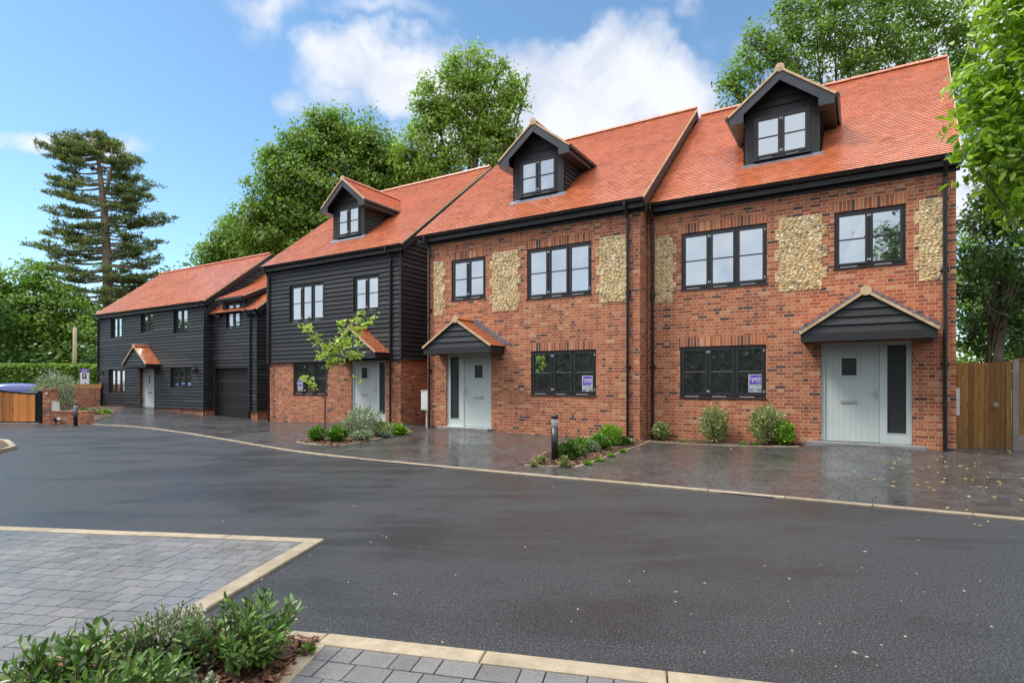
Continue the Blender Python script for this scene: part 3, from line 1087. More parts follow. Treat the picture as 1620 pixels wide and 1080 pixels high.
def tiles(mb, O, ex, es, n, length, lim, seed, g=0.1, tw=0.165):
    """plain clay tiles laid in courses up a slope; lim(s) gives the x range"""
    rnd = random.Random(seed)
    O, ex, es, n = Vector(O), Vector(ex), Vector(es), Vector(n)
    i = 0
    s = -0.02
    while s < length - 0.02:
        s2 = min(s + g + 0.012, length)
        a0, a1 = lim(max(0, min(length, s)))
        b0, b1 = lim(max(0, min(length, s2)))
        x = min(a0, b0) - (tw / 2 if i % 2 else 0)
        while x < max(a1, b1):
            xa, xb = x + 0.0015, x + tw - 0.0015
            q = [max(xa, a0), min(xb, a1), min(xb, b1), max(xa, b0)]
            x += tw
            if q[1] - q[0] < 0.01 or q[2] - q[3] < 0.001:
                continue
            l1 = 0.025 + rnd.uniform(-0.001, 0.0015)
            l2 = l1 + rnd.uniform(-0.0012, 0.0012)
            ds = rnd.uniform(-0.002, 0.002)
            p = [O + ex * q[0] + es * (s + ds) + n * l1, O + ex * q[1] + es * (s + ds) + n * l2,
                 O + ex * q[2] + es * s2 + n * 0.006, O + ex * q[3] + es * s2 + n * 0.006,
                 O + ex * q[0] + es * (s + ds) + n * (l1 - 0.018), O + ex * q[1] + es * (s + ds) + n * (l2 - 0.018)]
            mb.add([tuple(v) for v in p], [(0, 1, 2, 3), (4, 5, 1, 0)])
        s += g
        i += 1


def ridge(mb, p, q, seed, L=0.32, rad=0.115, up=(0, 0, 1)):
    """half-round ridge tiles between two points"""
    rnd = random.Random(seed)
    p, q = Vector(p), Vector(q)
    d = (q - p).normalized()
    side = d.cross(Vector(up)).normalized()
    upv = side.cross(d).normalized()
    tot = (q - p).length
    s = 0.0
    while s < tot - 0.05:
        e = min(tot, s + L)
        a, b = p + d * (s + 0.006), p + d * (e - 0.006)
        rr = rad * rnd.uniform(0.97, 1.03)
        vs_, seg = [], 7
        for c in (a, b):
            for rk in (rr, rr - 0.016):
                for k_ in range(seg):
                    an = math.pi * (0.06 + 0.88 * k_ / (seg - 1))
                    vs_.append(tuple(c + side * math.cos(an) * rk + upv * (math.sin(an) * rk - rad * 0.45)))
        fs = []
        for k_ in range(seg - 1):
            fs.append((k_, k_ + 1, 2 * seg + k_ + 1, 2 * seg + k_))
            fs.append((seg + k_, 3 * seg + k_, 3 * seg + k_ + 1, seg + k_ + 1))
            fs.append((k_, seg + k_, seg + k_ + 1, k_ + 1))
            fs.append((2 * seg + k_, 2 * seg + k_ + 1, 3 * seg + k_ + 1, 3 * seg + k_))
        mb.add(vs_, fs)
        s = e


class House:
    def __init__(s, name, u0, v0, label, cat='house', group=None):
        s.o = (u0, v0, 0.0)
        s.root = empty(name, Wp(u0, v0), ROT)
        tag(s.root, label, cat, group)

    def mb(s):
        return MB(s.o)


def window(h, u0, u1, z0, z1, v, n, label=None, sill=True, bar=True, seed=0):
    f = h.mb()
    fw, dp = 0.055, 0.075
    f.box(u0, u1, v, v + dp, z0, z0 + fw)
    f.box(u0, u1, v, v + dp, z1 - fw, z1)
    f.box(u0, u0 + fw, v, v + dp, z0 + fw, z1 - fw)
    f.box(u1 - fw, u1, v, v + dp, z0 + fw, z1 - fw)
    iw = (u1 - u0 - 2 * fw)
    lw_ = iw / n
    sashes = []
    for i in range(1, n):
        x = u0 + fw + lw_ * i
        f.box(x - 0.03, x + 0.03, v, v + dp, z0 + fw, z1 - fw)
    for i in range(n):
        a = u0 + fw + lw_ * i + (0.03 if i else 0)
        b = u0 + fw + lw_ * (i + 1) - (0.03 if i < n - 1 else 0)
        sw = 0.05
        a, b, c, d = a - 0.01, b + 0.01, z0 + fw - 0.01, z1 - fw + 0.01
        y0, y1 = v - 0.018, v + 0.03
        f.box(a, b, y0, y1, c, c + sw)
        f.box(a, b, y0, y1, d - sw, d)
        f.box(a, a + sw, y0, y1, c + sw, d - sw)
        f.box(b - sw, b, y0, y1, c + sw, d - sw)
        sashes.append((a + sw, b - sw, c + sw, d - sw, a, b))
    wo_ = f.build('window', M['frame'], h.root)
    if label:
        wo_['label'] = label
    gm = h.mb()
    rnd = random.Random(int((u0 + 50) * 100) + int(z0 * 10))
    for (a, b, c, d, _, _) in sashes:
        t0, t1 = rnd.uniform(-0.002, 0.002), rnd.uniform(-0.002, 0.002)
        gm.add([(a, v + 0.012 + t0, c), (b, v + 0.012 - t0, c), (b, v + 0.012 + t1, d), (a, v + 0.012 - t1, d)], [(0, 1, 2, 3)])
    gm.build('pane', M['glass'], wo_)
    if bar:
        gb = h.mb()
        for (a, b, c, d, _, _) in sashes:
            zm = (c + d) / 2
            gb.box(a, b, v - 0.006, v + 0.010, zm - 0.012, zm + 0.012)
        gb.build('glazing_bar', M['bar'] if z0 < 2 else M['frame'], wo_)  # lower bars coloured paler for the light they catch
    if sill:
        sm = h.mb()
        sm.box(u0 - 0.02, u1 + 0.02, v - 0.055, v + dp, z0 - 0.035, z0 - 0.002)
        sm.build('sill', M['frame'], wo_)
    if u0 > -26:
        for k_, (a, b, c, d, oa, ob_) in enumerate(sashes):
            x = oa if k_ % 2 else ob_
            for zz in (c + 0.02, d - 0.06):
                hm = h.mb()
                hm.box(x - 0.009, x + 0.009, v - 0.026, v - 0.010, zz, zz + 0.045)
                hm.build('hinge', M['hinge'], wo_)
            hm = h.mb()
            hm.box(a + 0.02, a + (b - a) * 0.7, v - 0.006, v - 0.0, z0 + 0.012, z0 + 0.026)
            hm.build('drip_slot_glint', M['hinge'], wo_)  # pale strip painted for the glint along the drip slots
    return wo_


def front_door(h, u0, u1, z0, z1, v, leaf, side=None, hand=1, slit=False, label=None):
    a, b = leaf
    d = h.mb()
    d.box(a + 0.004, b - 0.004, v + 0.022, v + 0.065, z0 + 0.05, z1 - 0.06)
    do = d.build('door', M['door'], h.root)
    if label:
        do['label'] = label
    f = h.mb()
    f.box(u0, u1, v, v + 0.08, z1 - 0.055, z1)
    if not (side and side[0] < a):
        f.box(u0, a, v, v + 0.08, z0, z1 - 0.055)
    if side:
        c, e = side
        lo, hi = (b, u1) if c > a else (u0, a)
        if c > a:
            f.box(b, c, v, v + 0.08, z0, z1 - 0.055)
            f.box(e, u1, v, v + 0.08, z0, z1 - 0.055)
        else:
            pass
        f.box(c - 0.001, e + 0.001, v + 0.001, v + 0.079, z0, z0 + 0.25)
        f.box(c + 0.0, e - 0.0, v + 0.001, v + 0.079, z1 - 0.075, z1 - 0.054)
        # beads
        f.box(c, c + 0.02, v - 0.006, v + 0.02, z0 + 0.25, z1 - 0.076)
        f.box(e - 0.02, e, v - 0.006, v + 0.02, z0 + 0.25, z1 - 0.076)
        f.box(c, e, v - 0.006, v + 0.02, z0 + 0.235, z0 + 0.252)
    else:
        f.box(b, u1, v, v + 0.08, z0, z1 - 0.055)
    f.build('door_frame', M['doorframe'], do)
    if side:
        s_ = h.mb()
        s_.box(side[0] + 0.001, side[1] - 0.001, v + 0.03, v + 0.05, z0 + 0.2, z1 - 0.06)
        s_.build('sidelight', M['obscure'], do)
    th = h.mb()
    th.box(u0 - 0.01, u1 + 0.01, v - 0.05, v + 0.085, z0 - 0.02, z0 + 0.035)
    th.build('threshold', M['white'], do)
    # small light
    wd = b - a
    cm = (a + b) / 2 - (0.0 if hand == 0 else 0.05 * hand)
    if slit:
        x0, x1, c0, c1 = cm - 0.07, cm + 0.07, z0 + 1.35, z0 + 1.75
    else:
        x0, x1, c0, c1 = cm - 0.14, cm + 0.14, z0 + 1.43, z0 + 1.80
    g_ = h.mb()
    g_.box(x0, x1, v + 0.012, v + 0.03, c0, c1)
    g_.build('door_pane', M['obscure'], do)
    g_ = h.mb()
    for q in ((x0 - 0.03, x1 + 0.03, c0 - 0.03, c0 + 0.004), (x0 - 0.03, x1 + 0.03, c1 - 0.004, c1 + 0.03), (x0 - 0.03, x0 + 0.004, c0, c1), (x1 - 0.004, x1 + 0.03, c0, c1)):
        g_.box(q[0], q[1], v + 0.002, v + 0.03, q[2], q[3])
    g_.build('glazing_frame', M['doorframe'], do)
    # letterbox
    lb_ = h.mb()
    lb_.box(cm - 0.15, cm + 0.15, v + 0.010, v + 0.024, z0 + 0.84, z0 + 0.90)
    lb_.box(cm - 0.13, cm + 0.13, v + 0.004, v + 0.012, z0 + 0.862, z0 + 0.895)
    lb_.build('letterbox', M['steel'], do)
    hx = b - 0.06 if hand >= 0 else a + 0.06
    sg = -1 if hand >= 0 else 1
    hm = h.mb()
    hm.box(hx - 0.017, hx + 0.017, v + 0.010, v + 0.024, z0 + 0.92, z0 + 1.16)
    hm.tube([(hx, v + 0.012, z0 + 1.07), (hx, v - 0.03, z0 + 1.07), (hx + sg * 0.02, v - 0.038, z0 + 1.07), (hx + sg * 0.12, v - 0.036, z0 + 1.068)], 0.009, 8)
    hm.build('handle', M['steel'], do)
    hm = h.mb()
    hm.tube([(cm + 0.22 * (1 if hand >= 0 else -1), v + 0.024, z0 + 1.55), (cm + 0.22 * (1 if hand >= 0 else -1), v + 0.008, z0 + 1.55)], 0.012, 8)
    hm.build('spyhole', M['steel'], do)
    return do


def downpipe(h, u, v, z0, z1, out=0.10, lean=0.0):
    d = h.mb()
    y = v - 0.06
    d.tube([(u + lean, v - out - 0.20, z1 + 0.12), (u + lean, v - out - 0.20, z1 + 0.02), (u, y, z1 - 0.22), (u, y, z1 - 0.4), (u, y, z0 + 0.02)], 0.036, 10)
    z = z1 - 0.35
    d.tube([(u, y, z), (u, y, z - 0.09)], 0.044, 10)
    z = z1 - 2.0
    while z > z0 + 0.4:
        d.tube([(u, y, z), (u, y, z - 0.07)], 0.044, 10)
        d.box(u - 0.07, u + 0.07, y + 0.02, v - 0.002, z - 0.055, z - 0.015)
        z -= 1.8
    return d.build('downpipe', M['black'], h.root, smooth=False)


def eaves(h, u0, u1, v, ve, ze, fas=0.17):
    """fascia, soffit and gutter along the front eaves"""
    f = h.mb()
    f.box(u0, u1, ve + 0.055, ve + 0.08, ze - fas - 0.04, ze - 0.02)
    f.box(u0, u1, ve + 0.08, v + 0.01, ze - fas - 0.02, ze - fas)
    f.box(u0 + 0.02, u1 - 0.02, v - 0.03, v + 0.02, ze - fas - 0.11, ze - fas - 0.022)
    f.build('fascia', M['fascia'], h.root)
    gt = h.mb()
    seg = 9
    vs_ = []
    for u in (u0, u1):
        for rk in (0.056, 0.05):
            for k_ in range(seg):
                an = math.pi + math.pi * k_ / (seg - 1)
                vs_.append((u, ve + 0.0 + math.cos(an) * rk, ze - 0.035 + math.sin(an) * rk))
    fs = []
    for k_ in range(seg - 1):
        fs.append((k_, k_ + 1, 2 * seg + k_ + 1, 2 * seg + k_))
        fs.append((seg + k_, 3 * seg + k_, 3 * seg + k_ + 1, seg + k_ + 1))
        fs.append((k_, seg + k_, seg + k_ + 1, k_ + 1))
        fs.append((2 * seg + k_, 2 * seg + k_ + 1, 3 * seg + k_ + 1, 3 * seg + k_))
    fs += [(0, 2 * seg, 3 * seg, seg), (seg - 1, 2 * seg - 1, 4 * seg - 1, 3 * seg - 1)]
    gt.add(vs_, fs)
    gt.build('gutter', M['black'], h.root)


def main_roof(h, u0, u1, ve, ze, vr, zr, vback, seed, u1r=None, name='roof', rad=0.115, verge=(True, True), ridge_on=True, back=True):
    if u1r is None:
        u1r = u1
    L = math.hypot(vr - ve, zr - ze)
    es = Vector((0, (vr - ve) / L, (zr - ze) / L))
    n = Vector((0, -es.z, es.y))
    sk = u1r - u1
    t_ = h.mb()
    tiles(t_, (u0, ve, ze), (1, 0, 0), es, n, L, lambda s: (0, u1 - u0 + sk * s / L), seed)
    ro = t_.build(name, M['tile'], h.root)
    d = h.mb()
    d.slab((u0 + 0.01, ve + 0.02, ze), (u1 - 0.01, ve + 0.02, ze), (u1r - 0.01, vr, zr), (u0 + 0.01, vr, zr), n, 0.06)
    if back:
        d.slab((u0 + 0.01, 2 * vr - ve, ze), (u0 + 0.01, vr, zr), (u1r - 0.01, vr, zr), (u1 - 0.01, 2 * vr - ve, ze), (0, es.z, es.y), 0.06)
    d.build('roof_deck', M['fascia'], ro)
    if back:
        t_ = h.mb()
        tiles(t_, (u0, 2 * vr - ve, ze), (1, 0, 0), (0, -es.y, es.z), (0, es.z, es.y), L, lambda s: (0, u1 - u0 + sk * s / L), seed + 5, g=0.3, tw=0.9)
        t_.build('rear_slope', M['tile'], ro)
    if ridge_on:
        r_ = h.mb()
        ridge(r_, (u0, vr, zr + 0.02), (u1r, vr, zr + 0.02), seed, rad=rad)
        r_.build('ridge_tiles', M['ridge'], ro)
    for on, ua, ub, sg in ((verge[0], u0, u0, -1), (verge[1], u1, u1r, 1)):
        if not on:
            continue
        mo, ba = h.mb(), h.mb()
        x_ = sg * 0.012
        a, b = Vector((ua, ve - 0.01, ze)), Vector((ub, vr, zr))
        mo.beam(a + n * (-0.02) + Vector((sg * 0.004, 0, 0)), b + n * (-0.02) + Vector((sg * 0.004, 0, 0)), (0.016, 0, 0), n * 0.022)
        ba.beam(a + n * (-0.145) - Vector((sg * 0.012, -0.02, 0)), b + n * (-0.145) - Vector((sg * 0.012, 0, 0)), (0.014, 0, 0), n * 0.095)
        if back:
            n2 = Vector((0, es.z, es.y))
            c = Vector((ua, 2 * vr - ve, ze))
            ba.beam(c + n2 * (-0.145) - Vector((sg * 0.012, 0, 0)), b + n2 * (-0.145) - Vector((sg * 0.012, 0, 0)), (0.014, 0, 0), n2 * 0.095)
        mo.build('verge', M['mortar'], ro)
        ba.build('bargeboard', M['fascia'], ro)
    return ro


def gable_pts(side_u, v0, vb, z0, ze, vr, zr):
    return [(side_u, v0, z0), (side_u, vb, z0), (side_u, vb, ze), (side_u, vr, zr), (side_u, v0, ze)]


def roof_v(z, ve, ze, s=0.82):
    return ve + (z - ze) / s


def dormer(h, uc, vf, ve, ze, sl, seed, zb, hw=0.80, ztop=7.74, apex=8.62, ov=0.33, label=None, ehw=1.12):
    """pitched dormer sitting on the main slope; sub-parts hold its roof and trim"""
    b = h.mb()
    z_e = ztop
    wu0, wu1, wz0, wz1 = uc - 0.59, uc + 0.59, zb + 0.10, ztop - 0.03
    rise = (apex - z_e) / ehw
    Pf = lambda s, z, o: (s, vf - o, z)
    # gable boards over the window
    boards(b, Pf, lambda z: uc - max(0.02, min(hw + 0.0, (apex - 0.05 - z) / rise)), lambda z: uc + max(0.02, min(hw, (apex - 0.05 - z) / rise)),
           wz1, apex - 0.09, h=0.19, seed=seed)
    # posts beside the window and base
    b.box(uc - hw, wu0, vf - 0.02, vf + 0.1, zb - 0.1, wz1)
    b.box(wu1, uc + hw, vf - 0.02, vf + 0.1, zb - 0.1, wz1)
    b.box(wu0, wu1, vf, vf + 0.1, zb - 0.2, wz0)
    # cheeks
    for sg in (-1, 1):
        Ps = lambda s, z, o, sg=sg: (uc + sg * (hw + o), s, z)
        boards(b, Ps, vf - 0.02, lambda z: max(vf, roof_v(z, ve, ze, sl)), zb, z_e + 0.05, h=0.13, seed=seed + 3)
        b.add([(uc + sg * (hw - 0.02), vf, zb - 0.1), (uc + sg * (hw - 0.02), roof_v(z_e, ve, ze, sl) + 0.3, z_e), (uc + sg * (hw - 0.02), vf, z_e)], [(0, 1, 2)])
    do = b.build('dormer', M['board'], h.root)
    if label:
        do['label'] = label
    # roof
    rt, rd = h.mb(), h.mb()
    vfr = vf - ov
    ve1, vr1 = roof_v(z_e, ve, ze, sl), roof_v(apex, ve, ze, sl)
    Ls = math.hypot(ehw, apex - z_e)
    for sg in (-1, 1):
        es = Vector((-sg * ehw / Ls, 0, (apex - z_e) / Ls))
        n = Vector((sg * (apex - z_e) / Ls, 0, ehw / Ls))
        tiles(rt, (uc + sg * ehw, vfr, z_e), (0, 1, 0), es, n, Ls, lambda s: (0, ve1 - vfr + (vr1 - ve1) * s / Ls), seed + sg)
        rd.slab((uc + sg * (ehw - 0.02), vfr + 0.02, z_e + 0.01), (uc + sg * (ehw - 0.02), ve1 - 0.02, z_e + 0.01), (uc, vr1 - 0.02, apex), (uc, vfr + 0.02, apex), n, 0.05)
    rt.build('dormer_roof', M['tile'], do)
    rd.build('soffit', M['fascia'], do)
    r_ = h.mb()
    ridge(r_, (uc, vfr - 0.01, apex + 0.025), (uc, vr1, apex + 0.025), seed + 9, rad=0.10)
    r_.build('ridge_tiles', M['ridge'], do)
    for sg in (-1, 1):
        mo, ba, gu = h.mb(), h.mb(), h.mb()
        es = Vector((-sg * ehw / Ls, 0, (apex - z_e) / Ls))
        n = Vector((sg * (apex - z_e) / Ls, 0, ehw / Ls))
        a, c = Vector((uc + sg * ehw, vfr, z_e)), Vector((uc, vfr, apex))
        mo.beam(a - n * 0.006 - Vector((0, 0.012, 0)), c - n * 0.006 - Vector((0, 0.012, 0)), (0, 0.016, 0), n * 0.024)
        ba.beam(a - n * 0.125 + Vector((0, 0.012 + 0.002 * sg, 0)) + es * 0.06, c - n * 0.125 + Vector((0, 0.012 + 0.002 * sg, 0)) - es * 0.0, (0, 0.014, 0), n * 0.092)
        x0, x1 = sorted((uc + sg * (ehw - 0.02), uc + sg * (hw - 0.02)))
        ba.box(x0, x1, vfr + 0.001 - 0.004, vfr + 0.03, z_e - 0.20, z_e - 0.02)
        # boxed soffit back along the eaves and fascia
        ba.box(x0, x1, vfr + 0.031, ve1 - 0.05, z_e - 0.20, z_e - 0.18)
        fx = uc + sg * (ehw - 0.02)
        ba.box(min(fx, fx - sg * 0.02), max(fx, fx - sg * 0.02), vfr + 0.031, roof_v(z_e - 0.2, ve, ze, sl), z_e - 0.18, z_e - 0.02)
        gu.tube([(uc + sg * (ehw + 0.03), vfr + 0.01, z_e - 0.045), (uc + sg * (ehw + 0.03), ve1 - 0.08, z_e - 0.045)], 0.048, 10)
        gu.tube([(uc + sg * (ehw + 0.02), ve1 - 0.14, z_e - 0.06), (uc + sg * (ehw + 0.02), ve1 - 0.14, z_e - 0.26)], 0.032, 8)
        mo.build('verge', M['mortar'], do)
        ba.build('bargeboard', M['barge'], do)
        gu.build('gutter', M['black'], do)
    en = h.mb()
    en.tube([(uc, vfr - 0.022, apex + 0.0), (uc, vfr + 0.01, apex + 0.0)], 0.098, 18)
    en.build('ridge_end', M['mortar'], do)
    ld = h.mb()
    ap = Vector((0, 1, sl)).normalized()
    ld.slab((uc - hw - 0.08, vf - 0.16, zb - 0.10), (uc + hw + 0.08, vf - 0.16, zb - 0.10), (uc + hw + 0.08, vf - 0.02, zb + 0.035), (uc - hw - 0.08, vf - 0.02, zb + 0.035), (0, -0.63, 0.77), 0.012)
    ld.build('lead_flashing', M['lead'], do)
    window(h, wu0, wu1, wz0, wz1, vf - 0.03, 2)
    return do


def porch(h, uc, v, zb, ze, apex, hw, proj, seed, label=None, step=True, lead=True):
    b = h.mb()
    vf = v - proj
    rise = (apex - ze) / hw
    Pf = lambda s, z, o: (s, vf - o, z)
    bw = hw - 0.03
    b.box(uc - bw, uc + bw, vf - 0.035, vf + 0.07, zb, zb + 0.165)
    boards(b, Pf, lambda z: uc - max(0.01, min(bw, (apex - 0.03 - z) / rise)), lambda z: uc + max(0.01, min(bw, (apex - 0.03 - z) / rise)), zb + 0.166, apex - 0.05, h=0.155, seed=seed)
    # side beams and soffit
    for sg in (-1, 1):
        x0, x1 = sorted((uc + sg * bw, uc + sg * (bw - 0.09)))
        b.box(x0, x1, vf + 0.071, v - 0.002, zb + 0.001, zb + 0.16)
    b.box(uc - bw + 0.1, uc + bw - 0.1, vf + 0.071, v - 0.002, zb + 0.03, zb + 0.05)
    po = b.build('porch', M['board'], h.root)
    if label:
        po['label'] = label
    rt, rd, mo = h.mb(), h.mb(), h.mb()
    Ls = math.hypot(hw, apex - ze)
    vfr = vf - 0.06
    for sg in (-1, 1):
        es = Vector((-sg * hw / Ls, 0, (apex - ze) / Ls))
        n = Vector((sg * (apex - ze) / Ls, 0, hw / Ls))
        tiles(rt, (uc + sg * hw, vfr, ze), (0, 1, 0), es, n, Ls, lambda s: (0, v - 0.004 - vfr), seed + sg)
        rd.slab((uc + sg * hw, vfr + 0.01, ze), (uc + sg * hw, v - 0.003, ze), (uc, v - 0.003, apex), (uc, vfr + 0.01, apex), n, 0.035)
        a, c = Vector((uc + sg * hw, vfr, ze)), Vector((uc, vfr, apex))
        mo = h.mb()
        mo.beam(a - n * 0.012 - Vector((0, 0.008, 0)), c - n * 0.012 - Vector((0, 0.008, 0)), (0, 0.016, 0), n * 0.026)
        mo.build('verge', M['mortar'], po)
    en = h.mb()
    en.tube([(uc, vfr - 0.028, apex - 0.005), (uc, vfr + 0.0, apex - 0.005)], 0.098, 18)
    en.build('ridge_end', M['mortar'], po)
    rt.build('porch_roof', M['tile'], po)
    rd.build('soffit', M['fascia'], po)
    r_ = h.mb()
    ridge(r_, (uc, vfr - 0.015, apex + 0.02), (uc, v - 0.005, apex + 0.02), seed + 9, rad=0.10)
    r_.build('ridge_tiles', M['ridge'], po)
    if lead:
        ld = h.mb()
        k_ = 0
        z = ze + 0.06
        while z < apex + 0.06:
            xw = (apex - z) / rise
            for sg in (-1, 1):
                xa = uc + sg * (xw + 0.24)
                xb = uc + sg * max(0.0, xw - 0.05)
                ld.box(min(xa, xb), max(xa, xb), v - 0.007 - 0.002 * (k_ % 2), v - 0.001, z + 0.004, z + 0.062)
            z += 0.075
            k_ += 1
        ld.build('lead_flashing', M['lead'], po)
    return po


def flint(h, u0, u1, z0, z1, v, seed, tooth=(True, True)):
    rnd = random.Random(seed)
    bedm = h.mb()
    rows = int(round((z1 - z0) / 0.225))
    rh = (z1 - z0) / rows
    ext = []
    for i in range(rows):
        t0 = 0.0 if (i % 2 or not tooth[0]) else 0.085
        t1 = 0.0 if (i % 2 or not tooth[1]) else 0.085
        a, b = u0 + t0, u1 - t1
        ext.append((a, b))
        bedm.box(a, b, v - 0.006, v + 0.02, z0 + i * rh, z0 + (i + 1) * rh)
    fo = bedm.build('flint_panel', M['flint_bed'], h.root)
    st = h.mb()
    z = z0 + 0.03
    while z < z1 - 0.02:
        i = min(rows - 1, int((z - z0) / rh))
        a, b = ext[i]
        x = a + rnd.uniform(0.015, 0.05)
        while x < b - 0.015:
            rx, rz = rnd.uniform(0.022, 0.062), rnd.uniform(0.017, 0.040)
            ry = rnd.uniform(0.008, 0.024)
            ang = rnd.uniform(-1.2, 1.2)
            cx_, cz_ = min(max(x + rx * 0.8, a + rx), b - rx * 0.7), z + rnd.uniform(-0.012, 0.012)
            cz_ = min(max(cz_, z0 + rz), z1 - rz)
            vs_, fs = [], []
            rings = ((0.0, 1.0), (0.7, 0.86), (0.97, 0.45))
            sg_ = 6
            ph = rnd.uniform(0, 6)
            for (dy, rr) in rings:
                for k_ in range(sg_):
                    an = 2 * math.pi * k_ / sg_ + ph
                    j1 = rnd.uniform(0.66, 1.2)
                    px_, pz_ = math.cos(an) * rx * rr * j1, math.sin(an) * rz * rr * j1
                    vs_.append((cx_ + px_ * math.cos(ang) - pz_ * math.sin(ang), v - 0.004 - dy * ry, cz_ + px_ * math.sin(ang) + pz_ * math.cos(ang)))
            vs_.append((cx_ + rnd.uniform(-0.01, 0.01), v - 0.004 - ry * rnd.uniform(0.7, 1.05), cz_ + rnd.uniform(-0.01, 0.01)))
            for q in range(2):
                for k_ in range(sg_):
                    k2 = (k_ + 1) % sg_
                    fs.append((q * sg_ + k_, q * sg_ + k2, (q + 1) * sg_ + k2, (q + 1) * sg_ + k_))
            for k_ in range(sg_):
                fs.append((2 * sg_ + k_, 2 * sg_ + (k_ + 1) % sg_, 3 * sg_))
            st.add(vs_, fs)
            x += rx * 1.9 + rnd.uniform(0, 0.02)
        z += 0.058
    o_ = st.build('flint_stones', M['flint'], fo)
    o_['kind'] = 'stuff'


def soldier(h, u0, u1, z0, v, proud=0.004):
    s_ = h.mb()
    s_.box(u0 - 0.02, u1 + 0.02, v - proud, v + 0.02, z0, z0 + 0.222)
    # keep vertical bricks: texture turned a quarter
    o_ = s_.build('soldier_course', M['soldier'], h.root)
    for l_ in o_.data.uv_layers[0].data:
        l_.uv[1] -= z0 - 0.0065


def body(h, u0, u1, v, vb, z0, ze, vr, zr, ops, material, name='wall', front=True):
    b = h.mb()
    if front:
        flat_wall(b, u0, u1, v, z0, ze, ops, 0.12)
    for uu in (u0, u1):
        b.add(gable_pts(uu, v, vb, z0, ze, vr, zr), [(0, 1, 2, 3, 4)])
    b.quad((u0, vb, z0), (u0, vb, ze), (u1, vb, ze), (u1, vb, z0))
    # dark room behind the openings
    return b.build(name, material, h.root)


# ================================================================== HOUSE A (brick, right)
SL = 0.82
ZE = 5.78
EYE = 0
va = 13.84
hA = House('brick_house', -1.4, va, 'rightmost brick house, its tall sidelight on the right of the pale door', group='new houses in the row')
u0, u1 = -4.47, 1.62
w1 = (-3.64, -1.74, 3.645, 4.99)
w2 = (-0.43, 0.82, 3.82, 5.00)
w3 = (-3.67, -1.76, 1.07, 2.27)
dA = (-0.68, 0.92, 0.13, 2.25)
ops = [w1, w2, w3, (dA[0], dA[1], 0.10, dA[3])]
vrA, vbA = 18.85, 23.9
zrA = 10.0
body(hA, u0, u1, va, vbA, -0.4, 5.62, vrA - 0.05, zrA - 0.14, ops, M['brick'])
soldier(hA, w1[0], w1[1], w1[3], va)
soldier(hA, w2[0], w2[1], w2[3] + 0.003, va)
soldier(hA, w3[0], w3[1], w3[3], va)
flint(hA, -1.58, -0.57, 3.41, 5.03, va, 1)
flint(hA, -4.28, -3.76, 3.38, 5.00, va, 2, (False, True))
flint(hA, 0.95, 1.44, 3.41, 5.03, va, 3, (True, False))
window(hA, *w1, va + 0.035, 3)
window(hA, *w2, va + 0.035, 2)
window(hA, *w3, va + 0.035, 3)
front_door(hA, *dA, va + 0.05, (-0.60, 0.38), (0.49, 0.85), 1)
main_roof(hA, -4.34, 1.66, va - 0.24, ZE, vrA, zrA, vbA, 11, u1r=2.02, verge=(False, True))
eaves(hA, -4.32, 1.70, va, va - 0.24, ZE)
downpipe(hA, -4.33, va, 0.0, 5.62)
downpipe(hA, 1.44, va, 0.0, 5.62)
dormer(hA, -1.53, va + 0.80, va - 0.24, ZE, (zrA - ZE) / (vrA - va + 0.24), 21, 6.60)
porch(hA, 0.13, va, 2.25, 2.43, 3.22, 1.17, 0.66, 31)
sb = hA.mb()
sb.box(dA[0] - 0.25, dA[1] + 0.2, va - 0.35, va + 0.05, 0.02, 0.165)
sb.build('door_step', M['slab'], hA.root)
mbx = hA.mb()
mbx.box(u1 + 0.002, u1 + 0.14, va + 0.7, va + 1.1, 0.75, 1.3)
mbx.build('meter_box', M['white'], hA.root)

# ================================================================== HOUSE B (brick, middle)
vb_ = 13.27
hB = House('brick_house', -7.7, vb_, 'middle brick house, its tall sidelight on the left of the pale door', group='new houses in the row')
u0, u1 = -11.03, -4.48
w1 = (-10.14, -8.94, 3.82, 4.97)
w2 = (-7.60, -5.73, 3.66, 4.98)
w3 = (-7.48, -5.61, 1.10, 2.25)
dB = (-10.33, -8.75, 0.12, 2.24)
vrB, zrB = 18.28, 10.0
ops = [w1, w2, w3, (dB[0], dB[1], 0.08, dB[3])]
body(hB, u0, u1, vb_, 23.3, -0.4, 5.62, vrB - 0.05, zrB - 0.14, ops, M['brick'])
for q in (w1, w2, w3):
    soldier(hB, q[0], q[1], q[3] + 0.002, vb_)
flint(hB, -8.80, -7.79, 3.38, 5.03, vb_, 4)
flint(hB, -10.80, -10.36, 3.38, 5.00, vb_, 5, (False, True))
flint(hB, -5.60, -4.80, 3.40, 5.02, vb_, 6, (True, False))
window(hB, *w1, vb_ + 0.035, 2)
window(hB, *w2, vb_ + 0.035, 3)
window(hB, *w3, vb_ + 0.035, 3)
front_door(hB, *dB, vb_ + 0.05, (-9.73, -8.80), (-10.23, -9.88), -1)
fx_ = hB.mb()
fx_.box(-9.88, -9.73, vb_ + 0.05, vb_ + 0.13, 0.12, 2.185)
fx_.box(-10.33, -10.23, vb_ + 0.05, vb_ + 0.13, 0.12, 2.185)
fx_.box(-8.80, -8.75, vb_ + 0.05, vb_ + 0.13, 0.12, 2.185)
fx_.build('door_mullion', M['doorframe'], hB.root)
main_roof(hB, -11.27, -4.32, vb_ - 0.25, ZE, vrB, zrB, 23.3, 12, verge=(True, True))
eaves(hB, -11.25, -4.33, vb_, vb_ - 0.25, ZE)
downpipe(hB, -4.76, vb_, 0.0, 5.62)
downpipe(hB, -10.92, vb_, 0.0, 5.62)
